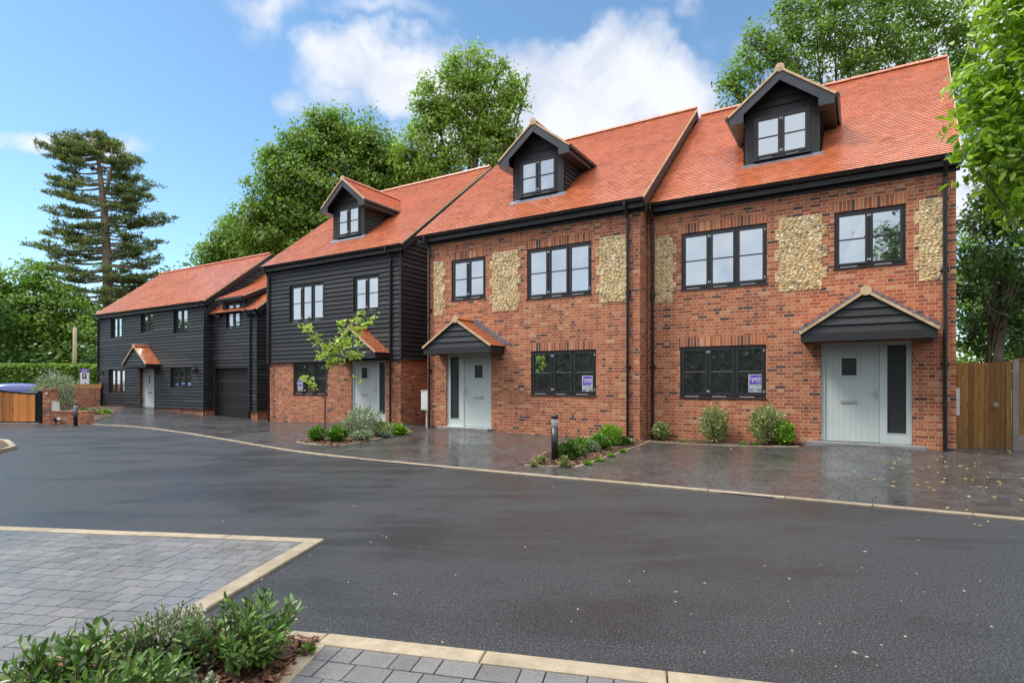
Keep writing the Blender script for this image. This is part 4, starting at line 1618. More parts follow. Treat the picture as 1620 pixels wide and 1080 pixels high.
dormer(hB, -7.67, vb_ + 0.78, vb_ - 0.25, ZE, (zrB - ZE) / (vrB - vb_ + 0.25), 22, 6.60)
porch(hB, -9.46, vb_, 2.22, 2.41, 3.16, 1.17, 0.66, 32)
sb = hB.mb()
sb.box(dB[0] - 0.1, dB[1] + 0.1, vb_ - 0.35, vb_ + 0.05, 0.02, 0.14)
sb.build('door_step', M['slab'], hB.root)

# ================================================================== HOUSE C (black boards over brick)
vc = 13.9
hC = House('boarded_house', -16.0, vc, 'tall black boarded house with red brick ground floor and one dormer', group='new houses in the row')
u0, u1 = -19.38, -12.68
ZEC = 5.86
w1 = (-18.12, -16.27, 3.66, 5.02)
w2 = (-14.77, -13.57, 3.84, 5.02)
w3 = (-18.01, -16.15, 1.00, 2.14)
dC = (-14.94, -13.35, 0.13, 2.17)
vrC, zrC = 18.85, 9.98
ops = [w1, w2, w3, (dC[0], dC[1], 0.08, dC[3])]
body(hC, u0, u1, vc, 23.8, -0.5, 5.70, vrC - 0.05, zrC - 0.14, ops, M['brick'])
bd = hC.mb()
HEM = 2.175
vf_ = vc - 0.045
boards(bd, lambda s, z, o: (s, vf_ - o, z), u0 - 0.04, u1 + 0.04, HEM, 5.64, [w1, w2], seed=41)
zg = lambda z: z
slc = (zrC - ZEC) / (vrC - vc + 0.25)
boards(bd, lambda s, z, o: (u1 + 0.045 + o, s, z), lambda z: max(vc - 0.04, vc - 0.25 + (z - ZEC + 0.14) / slc), lambda z: min(23.8, 2 * vrC - (vc - 0.25 + (z - ZEC + 0.14) / slc)), HEM, zrC - 0.2, seed=42)
boards(bd, lambda s, z, o: (u0 - 0.045 - o, s, z), lambda z: max(vc - 0.04, vc - 0.25 + (z - ZEC + 0.14) / slc), lambda z: min(23.8, 2 * vrC - (vc - 0.25 + (z - ZEC + 0.14) / slc)), HEM, zrC - 0.2, seed=43)
# hem underside, corner boards, window linings
bd.box(u0 - 0.045, u1 + 0.045, vc - 0.047, vc + 0.02, HEM - 0.02, HEM - 0.001)
bd.box(u1 + 0.02, u1 + 0.085, vc - 0.085, vc - 0.02, HEM - 0.02, 5.68)
bd.box(u0 - 0.085, u0 - 0.02, vc - 0.085, vc - 0.02, HEM - 0.02, 5.68)
for q in (w1, w2):
    bd.box(q[0] - 0.025, q[0], vc - 0.075, vc + 0.10, q[2] - 0.03, q[3] + 0.03)
    bd.box(q[1], q[1] + 0.025, vc - 0.075, vc + 0.10, q[2] - 0.03, q[3] + 0.03)
    bd.box(q[0], q[1], vc - 0.075, vc + 0.10, q[3], q[3] + 0.03)
bd.build('cladding', M['board'], hC.root)
window(hC, *w1, vc - 0.01, 3)
window(hC, *w2, vc - 0.01, 2)
window(hC, *w3, vc + 0.035, 3)
front_door(hC, *dC, vc + 0.05, (-14.86, -13.78), (-13.70, -13.39), 1)
main_roof(hC, -19.60, -12.45, vc - 0.25, ZEC, vrC, zrC, 23.8, 13)
eaves(hC, -19.58, -12.47, vc, vc - 0.25, ZEC)
downpipe(hC, -19.30, vc - 0.05, -0.15, 5.70)
downpipe(hC, -13.03, vc - 0.05, 0.0, 5.70)
dormer(hC, -15.89, vc + 0.78, vc - 0.25, ZEC, slc, 23, 6.68, ztop=7.86, apex=8.78)
porch(hC, -14.2, vc - 0.04, 2.20, 2.39, 3.20, 1.15, 0.66, 33, lead=False)
sv = hC.mb()
sv.box(u1 + 0.002, u1 + 0.06, vc + 1.0, vc + 1.16, 0.98, 1.12)
sv.build('air_vent', M['black'], hC.root)

# ================================================================== HOUSE D (black boards, far left) with garage wing
vd = 15.1
hD = House('boarded_house', -30.7, vd, 'long low black boarded house with garage wing, at the far left of the row', group='new houses in the row')
u0, u1 = -35.90, -25.72
ZED = 5.16
vrD, zrD = 18.35, 7.98
wd_ = [(-34.58, -33.38, 3.82, 4.94), (-31.42, -30.25, 3.98, 5.02), (-28.33, -27.12, 3.85, 5.00), (-34.82, -33.05, 0.87, 2.15), (-28.61, -26.82, 1.18, 2.17)]
dD = (-31.36, -30.20, 0.06, 2.12)
body(hD, u0, u1, vd, 21.6, -0.5, 5.0, vrD - 0.05, zrD - 0.14, [q for q in wd_] + [(dD[0] - 0.06, dD[1] + 0.06, -0.02, dD[3] + 0.02)], M['brick'])
bd = hD.mb()
sld = (zrD - ZED) / (vrD - vd + 0.25)
ops = [q for q in wd_] + [(dD[0] - 0.10, dD[1] + 0.10, 0.0, dD[3] + 0.04)]
boards(bd, lambda s, z, o: (s, vd - 0.045 - o, z), u0 - 0.04, u1 + 0.04, 0.20, 4.98, ops, seed=51)
fl0 = lambda z: max(vd - 0.04, vd - 0.25 + (z - ZED + 0.14) / sld)
fl1 = lambda z: min(21.6, 2 * vrD - (vd - 0.25 + (z - ZED + 0.14) / sld))
boards(bd, lambda s, z, o: (u1 + 0.045 + o, s, z), fl0, fl1, 0.20, zrD - 0.2, seed=52)
boards(bd, lambda s, z, o: (u0 - 0.045 - o, s, z), fl0, fl1, 0.20, zrD - 0.2, seed=53)
bd.box(u0 - 0.045, u1 + 0.045, vd - 0.047, vd + 0.02, 0.18, 0.199)
bd.box(u1 + 0.02, u1 + 0.085, vd - 0.085, vd - 0.02, 0.18, 5.0)
bd.box(u0 - 0.085, u0 - 0.02, vd - 0.085, vd - 0.02, 0.18, 5.0)
for q in ops:
    bd.box(q[0] - 0.025, q[0] + 0.004, vd - 0.075, vd + 0.13, q[2] - 0.03, q[3] + 0.03)
    bd.box(q[1] - 0.004, q[1] + 0.025, vd - 0.075, vd + 0.13, q[2] - 0.03, q[3] + 0.03)
    bd.box(q[0] + 0.004, q[1] - 0.004, vd - 0.075, vd + 0.13, q[3] - 0.003, q[3] + 0.03)
bd.build('cladding', M['board'], hD.root)
for q in wd_[:3]:
    window(hD, *q, vd + 0.03, 2)
for q in wd_[3:]:
    window(hD, *q, vd + 0.03, 3)
front_door(hD, dD[0] - 0.04, dD[1] + 0.04, dD[2], dD[3], vd + 0.05, (dD[0] + 0.06, dD[1] - 0.06), None, 1, slit=True)
main_roof(hD, -36.05, -25.50, vd - 0.25, ZED, vrD, zrD, 21.6, 14)
eaves(hD, -36.03, -25.52, vd, vd - 0.25, ZED)
downpipe(hD, -35.95, vd - 0.05, 0.1, 5.0)
downpipe(hD, -25.66, vd - 0.06, -0.15, 5.0, lean=-0.1)
porch(hD, -30.66, vd - 0.04, 2.16, 2.34, 3.24, 1.15, 0.66, 34, lead=False)
for (uu, zz) in ((-35.45, 1.85), (-26.35, 1.9)):
    lm = hD.mb()
    lm.box(uu - 0.05, uu + 0.05, vd - 0.12, vd - 0.07, zz, zz + 0.22)
    lm.tube([(uu, vd - 0.12, zz + 0.18), (uu, vd - 0.22, zz + 0.22), (uu + 0.05, vd - 0.24, zz + 0.12)], 0.02, 6)
    lm.box(uu + 0.0, uu + 0.10, vd - 0.29, vd - 0.19, zz + 0.0, zz + 0.12)
    lm.build('wall_lamp', M['black'], hD.root)
# garage wing
vg = 15.42
g0, g1 = -25.7, -22.38
gd = (-25.44, -22.94, -0.22, 2.08)
gw = (-24.55, -23.54, 3.88, 5.0)
ZEG = 4.60
slg = 0.80
vrG = 18.4
zrG = ZEG + slg * (vrG - 15.2)
bw_ = hD.mb()
flat_wall(bw_, g0, g1, vg, -0.5, 4.5, [(gd[0], gd[1], -0.5, gd[3]), gw], 0.15)
bw_.add(gable_pts(g1, vg, 21.4, -0.5, 4.5, vrG, zrG - 0.14), [(0, 1, 2, 3, 4)])
bw_.build('garage_wall', M['brick'], hD.root)
bd = hD.mb()
boards(bd, lambda s, z, o: (s, vg - 0.045 - o, z), g0 + 0.08, g1 + 0.04, 0.20, 4.48, [(gd[0], gd[1], -0.5, gd[3] + 0.02), gw], seed=54)
boards(bd, lambda s, z, o: (g1 + 0.045 + o, s, z), lambda z: max(vg - 0.04, 15.2 + (z - ZEG + 0.14) / slg), lambda z: min(21.4, 2 * vrG - (15.2 + (z - ZEG + 0.14) / slg)), 0.20, zrG - 0.2, seed=55)
# wall dormer face and cheeks
boards(bd, lambda s, z, o: (s, vg - 0.045 - o, z), -24.86, -23.1, 4.48, 5.12, [gw], seed=56)
for sg, uu in ((-1, -24.86), (1, -23.1)):
    boards(bd, lambda s, z, o, sg=sg, uu=uu: (uu + sg * (0.02 + o), s, z), vg - 0.04, lambda z: max(vg, min(17.0, 15.2 + (z - ZEG) / slg)), 4.5, 5.15, seed=57)
    bd.add([(uu, vg - 0.04, 5.1), (uu, 17.2, 6.15), (uu, 17.2, 5.9), (uu, vg - 0.04, 4.5)], [(0, 1, 2, 3)])
for q in (gw, (gd[0], gd[1], -0.1, gd[3])):
    bd.box(q[0] - 0.025, q[0], vg - 0.075, vg + 0.10, q[2] - 0.03, q[3] + 0.03)
    bd.box(q[1], q[1] + 0.025, vg - 0.075, vg + 0.10, q[2] - 0.03, q[3] + 0.03)
    bd.box(q[0], q[1], vg - 0.075, vg + 0.10, q[3], q[3] + 0.03)
bd.box(g1 + 0.02, g1 + 0.085, vg - 0.085, vg - 0.02, 0.18, 4.5)
bd.build('garage_cladding', M['board'], hD.root)
gdo = hD.mb()
ph_ = (gd[3] - gd[2]) / 4
for i in range(4):
    z_ = gd[2] + ph_ * i
    gdo.box(gd[0] + 0.05, gd[1] - 0.05, vg + 0.06, vg + 0.1, z_ + 0.012, z_ + ph_ - 0.012)
go = gdo.build('garage_door', M['garage'], hD.root)
gl_ = hD.mb()
for i in range(1, 4):
    z_ = gd[2] + ph_ * i
    gl_.box(gd[0] + 0.05, gd[1] - 0.05, vg + 0.065, vg + 0.09, z_ - 0.012, z_ + 0.012)
gl_.build('panel_joint', M['bar'], go)
gf = hD.mb()
gf.box(gd[0], gd[0] + 0.05, vg + 0.04, vg + 0.11, gd[2], gd[3])
gf.box(gd[1] - 0.05, gd[1], vg + 0.04, vg + 0.11, gd[2], gd[3])
gf.box(gd[0] + 0.05, gd[1] - 0.05, vg + 0.04, vg + 0.11, gd[3] - 0.05, gd[3])
gf.build('door_frame', M['black'], go)
window(hD, *gw, vg + 0.0, 2)
main_roof(hD, -25.66, -22.15, 15.2, ZEG, vrG, zrG, 21.4, 15, name='garage_roof', verge=(False, True))
# catslide over the wall dormer
tt = hD.mb()
Lc = math.hypot(2.3, 2.3 * 0.5)
es = Vector((0, 2.3 / Lc, 1.15 / Lc))
n = Vector((0, -es.z, es.y))
tiles(tt, (-25.0, 15.15, 5.22), (1, 0, 0), es, n, Lc, lambda s: (0, 2.02), 77)
co = tt.build('dormer_roof', M['tile'], hD.root)
dk = hD.mb()
dk.slab((-24.99, 15.16, 5.22), (-22.99, 15.16, 5.22), (-22.99, 17.45, 6.37), (-24.99, 17.45, 6.37), n, 0.05)
dk.box(-24.98, -23.0, 15.2, 15.23, 5.05, 5.2)
dk.beam((-23.0, 15.17, 5.12), (-23.0, 17.4, 6.24), (0.014, 0, 0), n * 0.08)
dk.build('bargeboard', M['fascia'], co)
mo = hD.mb()
mo.beam((-22.975, 15.14, 5.215), (-22.975, 17.4, 6.345), (0.014, 0, 0), n * 0.02)
mo.build('verge', M['mortar'], co)
gt = hD.mb()
gt.tube([(-25.6, 15.17, ZEG - 0.05), (-24.95, 15.17, ZEG - 0.05)], 0.05, 8)
gt.tube([(-23.05, 15.17, ZEG - 0.05), (-22.2, 15.17, ZEG - 0.05)], 0.05, 8)
gt.box(-25.6, -24.9, 15.23, 15.26, ZEG - 0.2, ZEG - 0.03)
gt.box(-23.05, -22.2, 15.23, 15.26, ZEG - 0.2, ZEG - 0.03)
gt.box(-25.02, -22.98, 15.10, 15.16, 5.13, 5.20)
gt.build('gutter', M['black'], hD.root)
downpipe(hD, -22.72, vg - 0.05, -0.2, 4.5)


# ================================================================== SMALL THINGS
def text_mesh(name, body_, size, mat_, parent, loc, rot, bold=0.0, shear=0.0):
    cu = bpy.data.curves.new(name, 'FONT')
    cu.body = body_
    cu.size = size
    cu.align_x = 'CENTER'
    cu.align_y = 'CENTER'
    cu.extrude = 0.0006
    cu.offset = bold
    cu.shear = shear
    tmp = bpy.data.objects.new(name + '_curve', cu)
    COL.objects.link(tmp)
    dg = bpy.context.evaluated_depsgraph_get()
    me = bpy.data.meshes.new_from_object(tmp.evaluated_get(dg))
    bpy.data.objects.remove(tmp)
    me.materials.clear()
    me.materials.append(mat_)
    ob = bpy.data.objects.new(name, me)
    COL.objects.link(ob)
    ob.parent = parent
    ob.location = loc
    ob.rotation_euler = rot
    return ob


def sold_sign(u, v, z, wd, ht, label, grp='estate agent posters in windows'):
    """poster stuck on the inside of a pane; it stands a hair in front of the opaque glass"""
    o_ = empty('sold_poster', Wp(u, v, z), ROT)
    tag(o_, label, 'poster', grp)
    a = MB()
    a.box(-wd / 2, wd / 2, 0, 0.002, 0, ht)
    p = a.build('backing_sheet', M['signwhite'], o_)
    a = MB()
    k_ = 0.012
    a.add([(-wd / 2 + k_, -0.001, ht * 0.40), (wd / 2 - k_, -0.001, ht * 0.47), (wd / 2 - k_, -0.001, ht - k_), (-wd / 2 + k_, -0.001, ht - k_)], [(0, 1, 2, 3)])
    a.build('purple_field', M['purple'], o_)
    a = MB()
    a.add([(-wd / 2 + k_, -0.001, k_), (wd / 2 - k_, -0.001, k_), (wd / 2 - k_, -0.001, ht * 0.45), (-wd / 2 + k_, -0.001, ht * 0.38)], [(0, 1, 2, 3)])
    a.build('slate_field', M['signgrey'], o_)
    fr = (R(90), 0, 0)
    text_mesh('lettering', 'Cassidy', ht * 0.22, M['signwhite'], o_, (-wd * 0.02, -0.003, ht * 0.77), fr, 0.0008)
    text_mesh('lettering', '& Tate', ht * 0.17, M['signwhite'], o_, (wd * 0.08, -0.003, ht * 0.62), fr, 0.0005)
    text_mesh('lettering', 'SOLD', ht * 0.24, M['signwhite'], o_, (0, -0.003, ht * 0.27), fr, 0.0016, 0.2)
    a = MB()
    a.box(-wd * 0.13, wd * 0.13, -0.002, -0.001, ht * 0.07, ht * 0.12)
    a.build('small_print', M['signwhite'], o_)
    return o_


gv = 0.035 + 0.012 - 0.006
sold_sign(-1.99, va + gv, 1.20, 0.28, 0.40, 'purple and slate sold poster in the ground floor window nearest the right hand porch')
sold_sign(-5.86, vb_ + gv, 1.17, 0.28, 0.42, 'purple and slate sold poster in the ground floor window behind the front bollard')
sold_sign(-17.66, vc + gv, 1.12, 0.26, 0.40, 'sold poster in the window behind the young tree')
sold_sign(-33.33, vd + 0.03 + 0.006, 1.02, 0.26, 0.46, 'sold poster in the ground floor window of the farthest house')

# meter box on a post between the houses
mr = empty('meter_box', Wp(-11.30, 13.55), ROT)
tag(mr, 'white meter box on a pale post beside the middle brick house', 'meter box')
a = MB()
a.box(-0.14, 0.12, -0.1, 0.12, 0.58, 1.16)
a.build('cabinet', M['white'], mr)
a = MB()
a.box(-0.125, 0.105, -0.108, -0.1, 0.61, 1.10)
a.box(-0.15, 0.13, -0.115, 0.13, 1.16, 1.18)
a.build('cabinet_door', M['white'], mr)
a = MB()
a.tube([(0.0, 0.0, 0.58), (0.0, 0.0, 0.0)], 0.028, 10)
a.build('post', M['white'], mr)


def bollard(x, y, label, H=0.84):
    o_ = empty('bollard_light', (x, y, gh(x, y)))
    tag(o_, label, 'bollard light', 'black bollard lights along the drive')
    a = MB()
    a.tube([(0, 0, 0), (0, 0, H * 0.74)], 0.060, 20)
    a.tube([(0, 0, 0), (0, 0, 0.012)], 0.085, 20)
    a.build('post', M['black'], o_, True)
    a = MB()
    for i in range(5):
        z = H * 0.755 + i * 0.026
        a.tube([(0, 0, z), (0, 0, z + 0.008)], [0.060, 0.060], 20)
    a.build('louvre', M['concrete'], o_)
    a = MB()
    a.tube([(0, 0, H * 0.74), (0, 0, H * 0.905)], 0.054, 18)
    a.build('lamp_lens', M['white'], o_, True)
    a = MB()
    a.tube([(0, 0, H * 0.905), (0, 0, H * 0.955), (0, 0, H * 0.985), (0, 0, H)], [0.062, 0.062, 0.046, 0.012], 20)
    a.build('cap', M['black'], o_, True)
    return o_


p = gnd(877.5, 732)
bollard(p.x, p.y, 'black bollard light in the planting bed in front of the brick houses', 0.86)
p = gnd(119.5, 673.5)
bollard(p.x, p.y, 'black bollard light standing against the low brick wall', 0.76)


def planks(mb, p0, p1, zb, ztop, n, th, seed, nrm, gap=0.004):
    rnd = random.Random(seed)
    p0, p1 = Vector(p0), Vector(p1)
    d = p1 - p0
    for i in range(n):
        a, b = p0 + d * (i / n), p0 + d * ((i + 1) / n)
        e_ = d.normalized() * gap / 2
        a, b = a + e_, b - e_
        off = nrm * (th * (0.3 if i % 2 else 0.0) + rnd.uniform(0, 0.003))
        za, zb_ = (ztop(i / n), ztop((i + 1) / n)) if callable(ztop) else (ztop, ztop)
        q = [a - off, b - off, b - off + nrm * th, a - off + nrm * th]
        mb.add([(v.x, v.y, zb) for v in q] + [(q[0].x, q[0].y, za), (q[1].x, q[1].y, zb_), (q[2].x, q[2].y, zb_), (q[3].x, q[3].y, za)],
               [(0, 3, 2, 1), (4, 5, 6, 7), (0, 1, 5, 4), (1, 2, 6, 5), (2, 3, 7, 6), (3, 0, 4, 7)])


# side gate and fence right of the brick house
fv = 15.62
sg_ = empty('side_gate', Wp(1.66, fv), ROT)
tag(sg_, 'brown boarded side gate with round handle beside the right hand brick house', 'gate')
a = MB()
planks(a, (0.02, 0, 0), (1.0, 0, 0), -0.03, 1.84, 11, 0.02, 3, Vector((0, 1, 0)))
a.build('boards', M['fence'], sg_)
a = MB()
for z in (0.25, 1.0, 1.6):
    a.box(0.03, 0.99, 0.022, 0.06, z, z + 0.09)
a.build('rail', M['fence'], sg_)
a = MB()
a.tube([(0.83, -0.012, 0.96), (0.83, -0.03, 0.96)], 0.035, 16)
ring = [(0.83 + 0.045 * math.cos(t_), -0.035, 0.945 + 0.045 * math.sin(t_)) for t_ in np.linspace(0, 2 * math.pi, 17)]
a.tube(ring, 0.007, 6, False)
a.build('ring_handle', M['steel'], sg_)
a = MB()
a.box(1.0, 1.08, -0.02, 0.06, -0.1, 1.86)
a.build('gate_post', M['fence'], sg_)

pf = empty('fence_panel', Wp(2.76, fv), ROT)
tag(pf, 'close boarded timber fence panel with concrete post and gravel boards right of the side gate', 'fence')
a = MB()
a.box(0.0, 0.10, -0.05, 0.05, -0.1, 1.90)
a.build('post', M['concrete'], pf)
a = MB()
planks(a, (0.11, 0.0, 0), (2.1, 0.0, 0), 0.33, 1.88, 18, 0.018, 4, Vector((0, 1, 0)))
a.build('boards', M['fence'], pf)
a = MB()
a.box(0.10, 2.12, -0.03, 0.03, 1.885, 1.92)
a.build('capping_rail', M['fence'], pf)
a = MB()
a.box(0.102, 2.1, -0.02, 0.03, -0.05, 0.15)
a.box(0.102, 2.1, -0.022, 0.028, 0.156, 0.325)
a.build('gravel_board', M['concrete'], pf)
a = MB()
a.box(2.12, 2.22, -0.05, 0.05, -0.1, 1.90)
a.build('post', M['concrete'], pf)

# entrance gate at the left, its brick pier and the low wall
Zg = 19.9
ge = empty('entrance_gate', (at(66, 606, Zg).x, Zg, 0))
tag(ge, 'large timber entrance gate with sweeping top and black steel frame', 'gate')
xr = -0.22
topf = lambda f: 1.02 + 0.52 * (1 - f) ** 1.6
a = MB()
planks(a, (-3.8, 0, 0), (xr, 0, 0), 0.06, topf, 24, 0.03, 8, Vector((0, 1, 0)))
a.build('boards', M['gatewood'], ge)
a = MB()
for i in range(24):
    f0_, f1_ = i / 24, (i + 1) / 24
    x0, x1 = -3.8 + (xr + 3.8) * f0_, -3.8 + (xr + 3.8) * f1_
    a.beam((x0, 0.01, topf(f0_) + 0.02), (x1, 0.01, topf(f1_) + 0.02), (0, 0.03, 0), (0, 0, 0.022))
a.box(xr, xr + 0.07, -0.02, 0.05, 0.03, 1.06)
a.box(-3.8, xr, -0.018, 0.045, 0.02, 0.06)
a.build('frame', M['black'], ge)
a = MB()
a.box(-0.10, 0.02, -0.06, 0.06, 0.0, 1.13)
a.build('post', M['black'], ge)
# threshold drain of the gate
a = MB()
a.box(-5.0, 0.0, -0.25, 0.25, -0.03, 0.012)
a.build('threshold', M['slab'], ge)

Zp = 19.4
pr = empty('brick_pier', (at(73.5, 606, Zp).x, Zp + 0.15, 0))
tag(pr, 'square red brick gate pier with a small round lamp near its top', 'pier')
a = MB()
a.box(-0.13, 0.14, -0.15, 0.17, -0.1, 1.16)
a.build('pier', M['brick'], pr)
a = MB()
a.box(-0.15, 0.16, -0.17, 0.19, 1.16, 1.21)
a.build('coping', M['brick'], pr)
a = MB()
a.tube([(0.02, -0.152, 1.05), (0.02, -0.19, 1.05)], 0.035, 12)
a.build('lamp', M['white'], pr)
cb = empty('control_box', (at(83.5, 606, Zp).x, Zp + 0.05, 0))
tag(cb, 'pale grey control box fixed beside the brick gate pier', 'box')
a = MB()
a.box(-0.10, 0.10, 0.0, 0.12, 0.45, 0.76)
a.build('cabinet', M['white'], cb)
a = MB()
a.box(-0.085, 0.085, -0.008, 0.0, 0.47, 0.74)
a.build('cabinet_door', M['white'], cb)
a = MB()
a.tube([(0, 0.06, 0.45), (0, 0.06, 0.0)], 0.02, 8)
a.build('post', M['white'], cb)
lwx0, lwx1 = at(79.5, 606, Zp).x, at(139.5, 606, Zp).x
lw_ = empty('low_wall', (lwx0, Zp + 0.02, 0))
tag(lw_, 'low red brick wall running from the gate pier to the drive', 'wall')
L_ = lwx1 - lwx0
a = MB()
a.box(0.01, L_, 0.0, 0.215, -0.1, 0.40)
a.box(L_ - 0.30, L_ + 0.004, -0.02, 0.26, -0.1, 0.398)
a.build('wall', M['brick'], lw_)
a = MB()
a.box(0.01, L_ + 0.01, -0.012, 0.25, 0.402, 0.455)
a.build('coping', M['brick'], lw_)
sp_ = empty('spot_lamp', (at(92, 606, Zp).x, Zp - 0.10, 0))
tag(sp_, 'small black ground spot lamp in front of the low brick wall', 'lamp')
a = MB()
a.tube([(0, 0, 0), (0, 0, 0.1)], 0.02, 8)
a.tube([(-0.02, 0, 0.16), (0.11, -0.03, 0.2)], [0.085, 0.075], 12)
a.build('housing', M['black'], sp_)
a = MB()
a.tube([(0.112, -0.03, 0.2), (0.12, -0.032, 0.202)], 0.06, 12)
a.build('lens', M['white'], sp_)

# boundary wall with timber rail running left from the far house
ZbA, ZbB = 30.0, 31.2
pa, pb2 = Vector((at(68, 606, ZbA).x, ZbA, 0)), Vector((at(158.5, 606, ZbB).x, ZbB, 0))
bwr = empty('boundary_wall', pb2, math.atan2((pb2 - pa).y, (pb2 - pa).x))
tag(bwr, 'red brick boundary wall topped by a pale timber rail beside the far house', 'wall')
L_ = (pb2 - pa).length
a = MB()
a.box(-L_, 0, 0, 0.22, -0.1, 1.12)
a.build('wall', M['brick'], bwr)
a = MB()
x = -L_
while x < -0.1:
    a.box(x + 0.02, min(x + 1.8, 0) - 0.02, 0.03, 0.19, 1.13, 1.36)
    x += 1.8
a.build('timber_rail', M['rail'], bwr)
a = MB()
x = -L_
while x < 0.1:
    a.box(x - 0.05, x + 0.05, -0.01, 0.21, 1.121, 1.42)
    x += L_ / 2
a.build('post', M['rail'], bwr)

# estate agent's board
zs = 33.0
q = at(133.5, 606, zs)
es_ = empty('agent_board', (q.x, zs, 0))
tag(es_, 'tall white and purple agent board above the brick boundary wall', 'sign')
a = MB()
a.box(-0.27, 0.27, 0, 0.02, 1.28, 2.24)
a.build('board', M['signwhite'], es_)
a = MB()
a.box(-0.262, 0.262, -0.004, -0.001, 2.02, 2.232)
a.box(-0.262, 0.262, -0.004, -0.001, 1.288, 1.33)
a.box(-0.27, -0.255, -0.005, -0.001, 1.33, 2.02)
a.build('purple_field', M['purple'], es_)
a = MB()
a.box(-0.12, 0.12, -0.005, -0.001, 1.66, 1.96)
a.build('plum_emblem', M['signblack'], es_)
a = MB()
a.tube([(0.0, -0.006, 1.86), (0.0, -0.009, 1.86)], 0.05, 12)
a.box(-0.035, 0.035, -0.008, -0.006, 1.74, 1.82)
a.build('emblem_mark', M['signwhite'], es_)
text_mesh('lettering', 'Cassidy', 0.115, M['signwhite'], es_, (0, -0.007, 2.15), (R(90), 0, 0), 0.002)
text_mesh('lettering', '& Tate', 0.085, M['signwhite'], es_, (0, -0.007, 2.065), (R(90), 0, 0), 0.001)
a = MB()
a.add([(0.02, -0.005, 1.37), (0.09, -0.005, 1.37), (0.09, -0.005, 1.43), (0.055, -0.005, 1.48), (0.02, -0.005, 1.43)], [(0, 1, 2, 3, 4)])
a.build('house_mark', M['purple'], es_)
a = MB()
a.box(-0.04, 0.04, 0.021, 0.09, 0.0, 2.2)
a.build('post', M['white'], es_)

# small road sign seen behind the silver shrub
q = at(81, 606, 29)
rs = empty('road_sign', (q.x, 29, 0))
tag(rs, 'small grey road sign on a post behind the silver shrub', 'sign')
a = MB()
a.box(-0.14, 0.14, 0, 0.015, 1.72, 1.98)
a.build('plate', M['concrete'], rs)
a = MB()
a.tube([(0, 0.04, 0), (0, 0.04, 1.95)], 0.03, 8)
a.build('post', M['concrete'], rs)

# telegraph pole
q = at(118, 606, 38)
tp = empty('telegraph_pole', (q.x, 38, 0))
tag(tp, 'pale timber telegraph pole rising above the clipped hedge', 'pole')
a = MB()
a.tube([(0, 0, 0), (0.02, 0, 5.1)], [0.13, 0.11], 12)
a.build('pole', M['pole'], tp, True)
a = MB()
a.tube([(0.02, 0, 5.1), (0.02, 0, 5.16)], [0.115, 0.02], 12)
a.build('cap', M['concrete'], tp)

# blue car beyond the gate, seen from behind
q = at(30, 606, 26.5)
car = empty('parked_car', (q.x, 26.5, -0.05), R(40.5))
tag(car, 'blue estate car parked beyond the timber gate', 'car')


def loft(mb, sections):
    """sections: list of (y, [(x, z), ...])"""
    n = len(sections[0][1])
    vs_ = [(x, y, z) for (y, pts_) in sections for (x, z) in pts_]
    fs = []
    for i in range(len(sections) - 1):
        for k_ in range(n):
            k2 = (k_ + 1) % n
            fs.append((i * n + k_, i * n + k2, (i + 1) * n + k2, (i + 1) * n + k_))
    fs.append(tuple(range(n))[::-1])
    fs.append(tuple((len(sections) - 1) * n + k_ for k_ in range(n)))
    mb.add(vs_, fs)


def sec(wb, wt, z0, zs_, zt):
    half = [(wb * 0.9, z0), (wb, z0 + 0.2), (wb * 1.0, zs_ * 0.8), (wb * 0.96, zs_), (wt, zt - 0.10), (wt * 0.88, zt - 0.02), (0.0, zt)]
    return half + [(-x, z) for (x, z) in half[-2::-1]]


a = MB()
loft(a, [(-0.15, sec(0.84, 0.66, 0.30, 0.95, 1.30)), (0.0, sec(0.90, 0.70, 0.25, 0.98, 1.42)), (0.6, sec(0.92, 0.72, 0.22, 1.0, 1.47)), (2.2, sec(0.92, 0.72, 0.22, 0.98, 1.46)),
         (2.9, sec(0.92, 0.74, 0.22, 0.95, 1.10)), (3.7, sec(0.90, 0.80, 0.25, 0.84, 0.92)), (4.1, sec(0.80, 0.66, 0.32, 0.70, 0.78))])
cbd = a.build('body', M['carblue'], car, True)
a = MB()
a.add([(-0.62, -0.155, 1.02), (0.62, -0.155, 1.02), (0.56, -0.09, 1.30), (-0.56, -0.09, 1.30)], [(0, 1, 2, 3)])
for sgn in (-1, 1):
    a.add([(sgn * 0.905, 0.3, 1.02), (sgn * 0.90, 2.6, 1.0), (sgn * 0.79, 2.2, 1.33), (sgn * 0.79, 0.5, 1.34)], [(0, 1, 2, 3)])
a.build('window', M['glass'], car)
for sgn in (-1, 1):
    for y in (0.75, 3.3):
        a = MB()
        a.tube([(sgn * 0.74, y, 0.31), (sgn * 0.93, y, 0.31)], 0.31, 20)
        wh = a.build('wheel', M['rubber'], car)
        a = MB()
        a.tube([(sgn * 0.92, y, 0.31), (sgn * 0.94, y, 0.31)], 0.19, 16)
        a.build('rim', M['steel'], wh)
    a = MB()
    a.box(min(sgn * 0.66, sgn * 0.84), max(sgn * 0.66, sgn * 0.84), -0.165, -0.10, 0.80, 0.98)
    a.build('tail_lamp', M['red'], car)


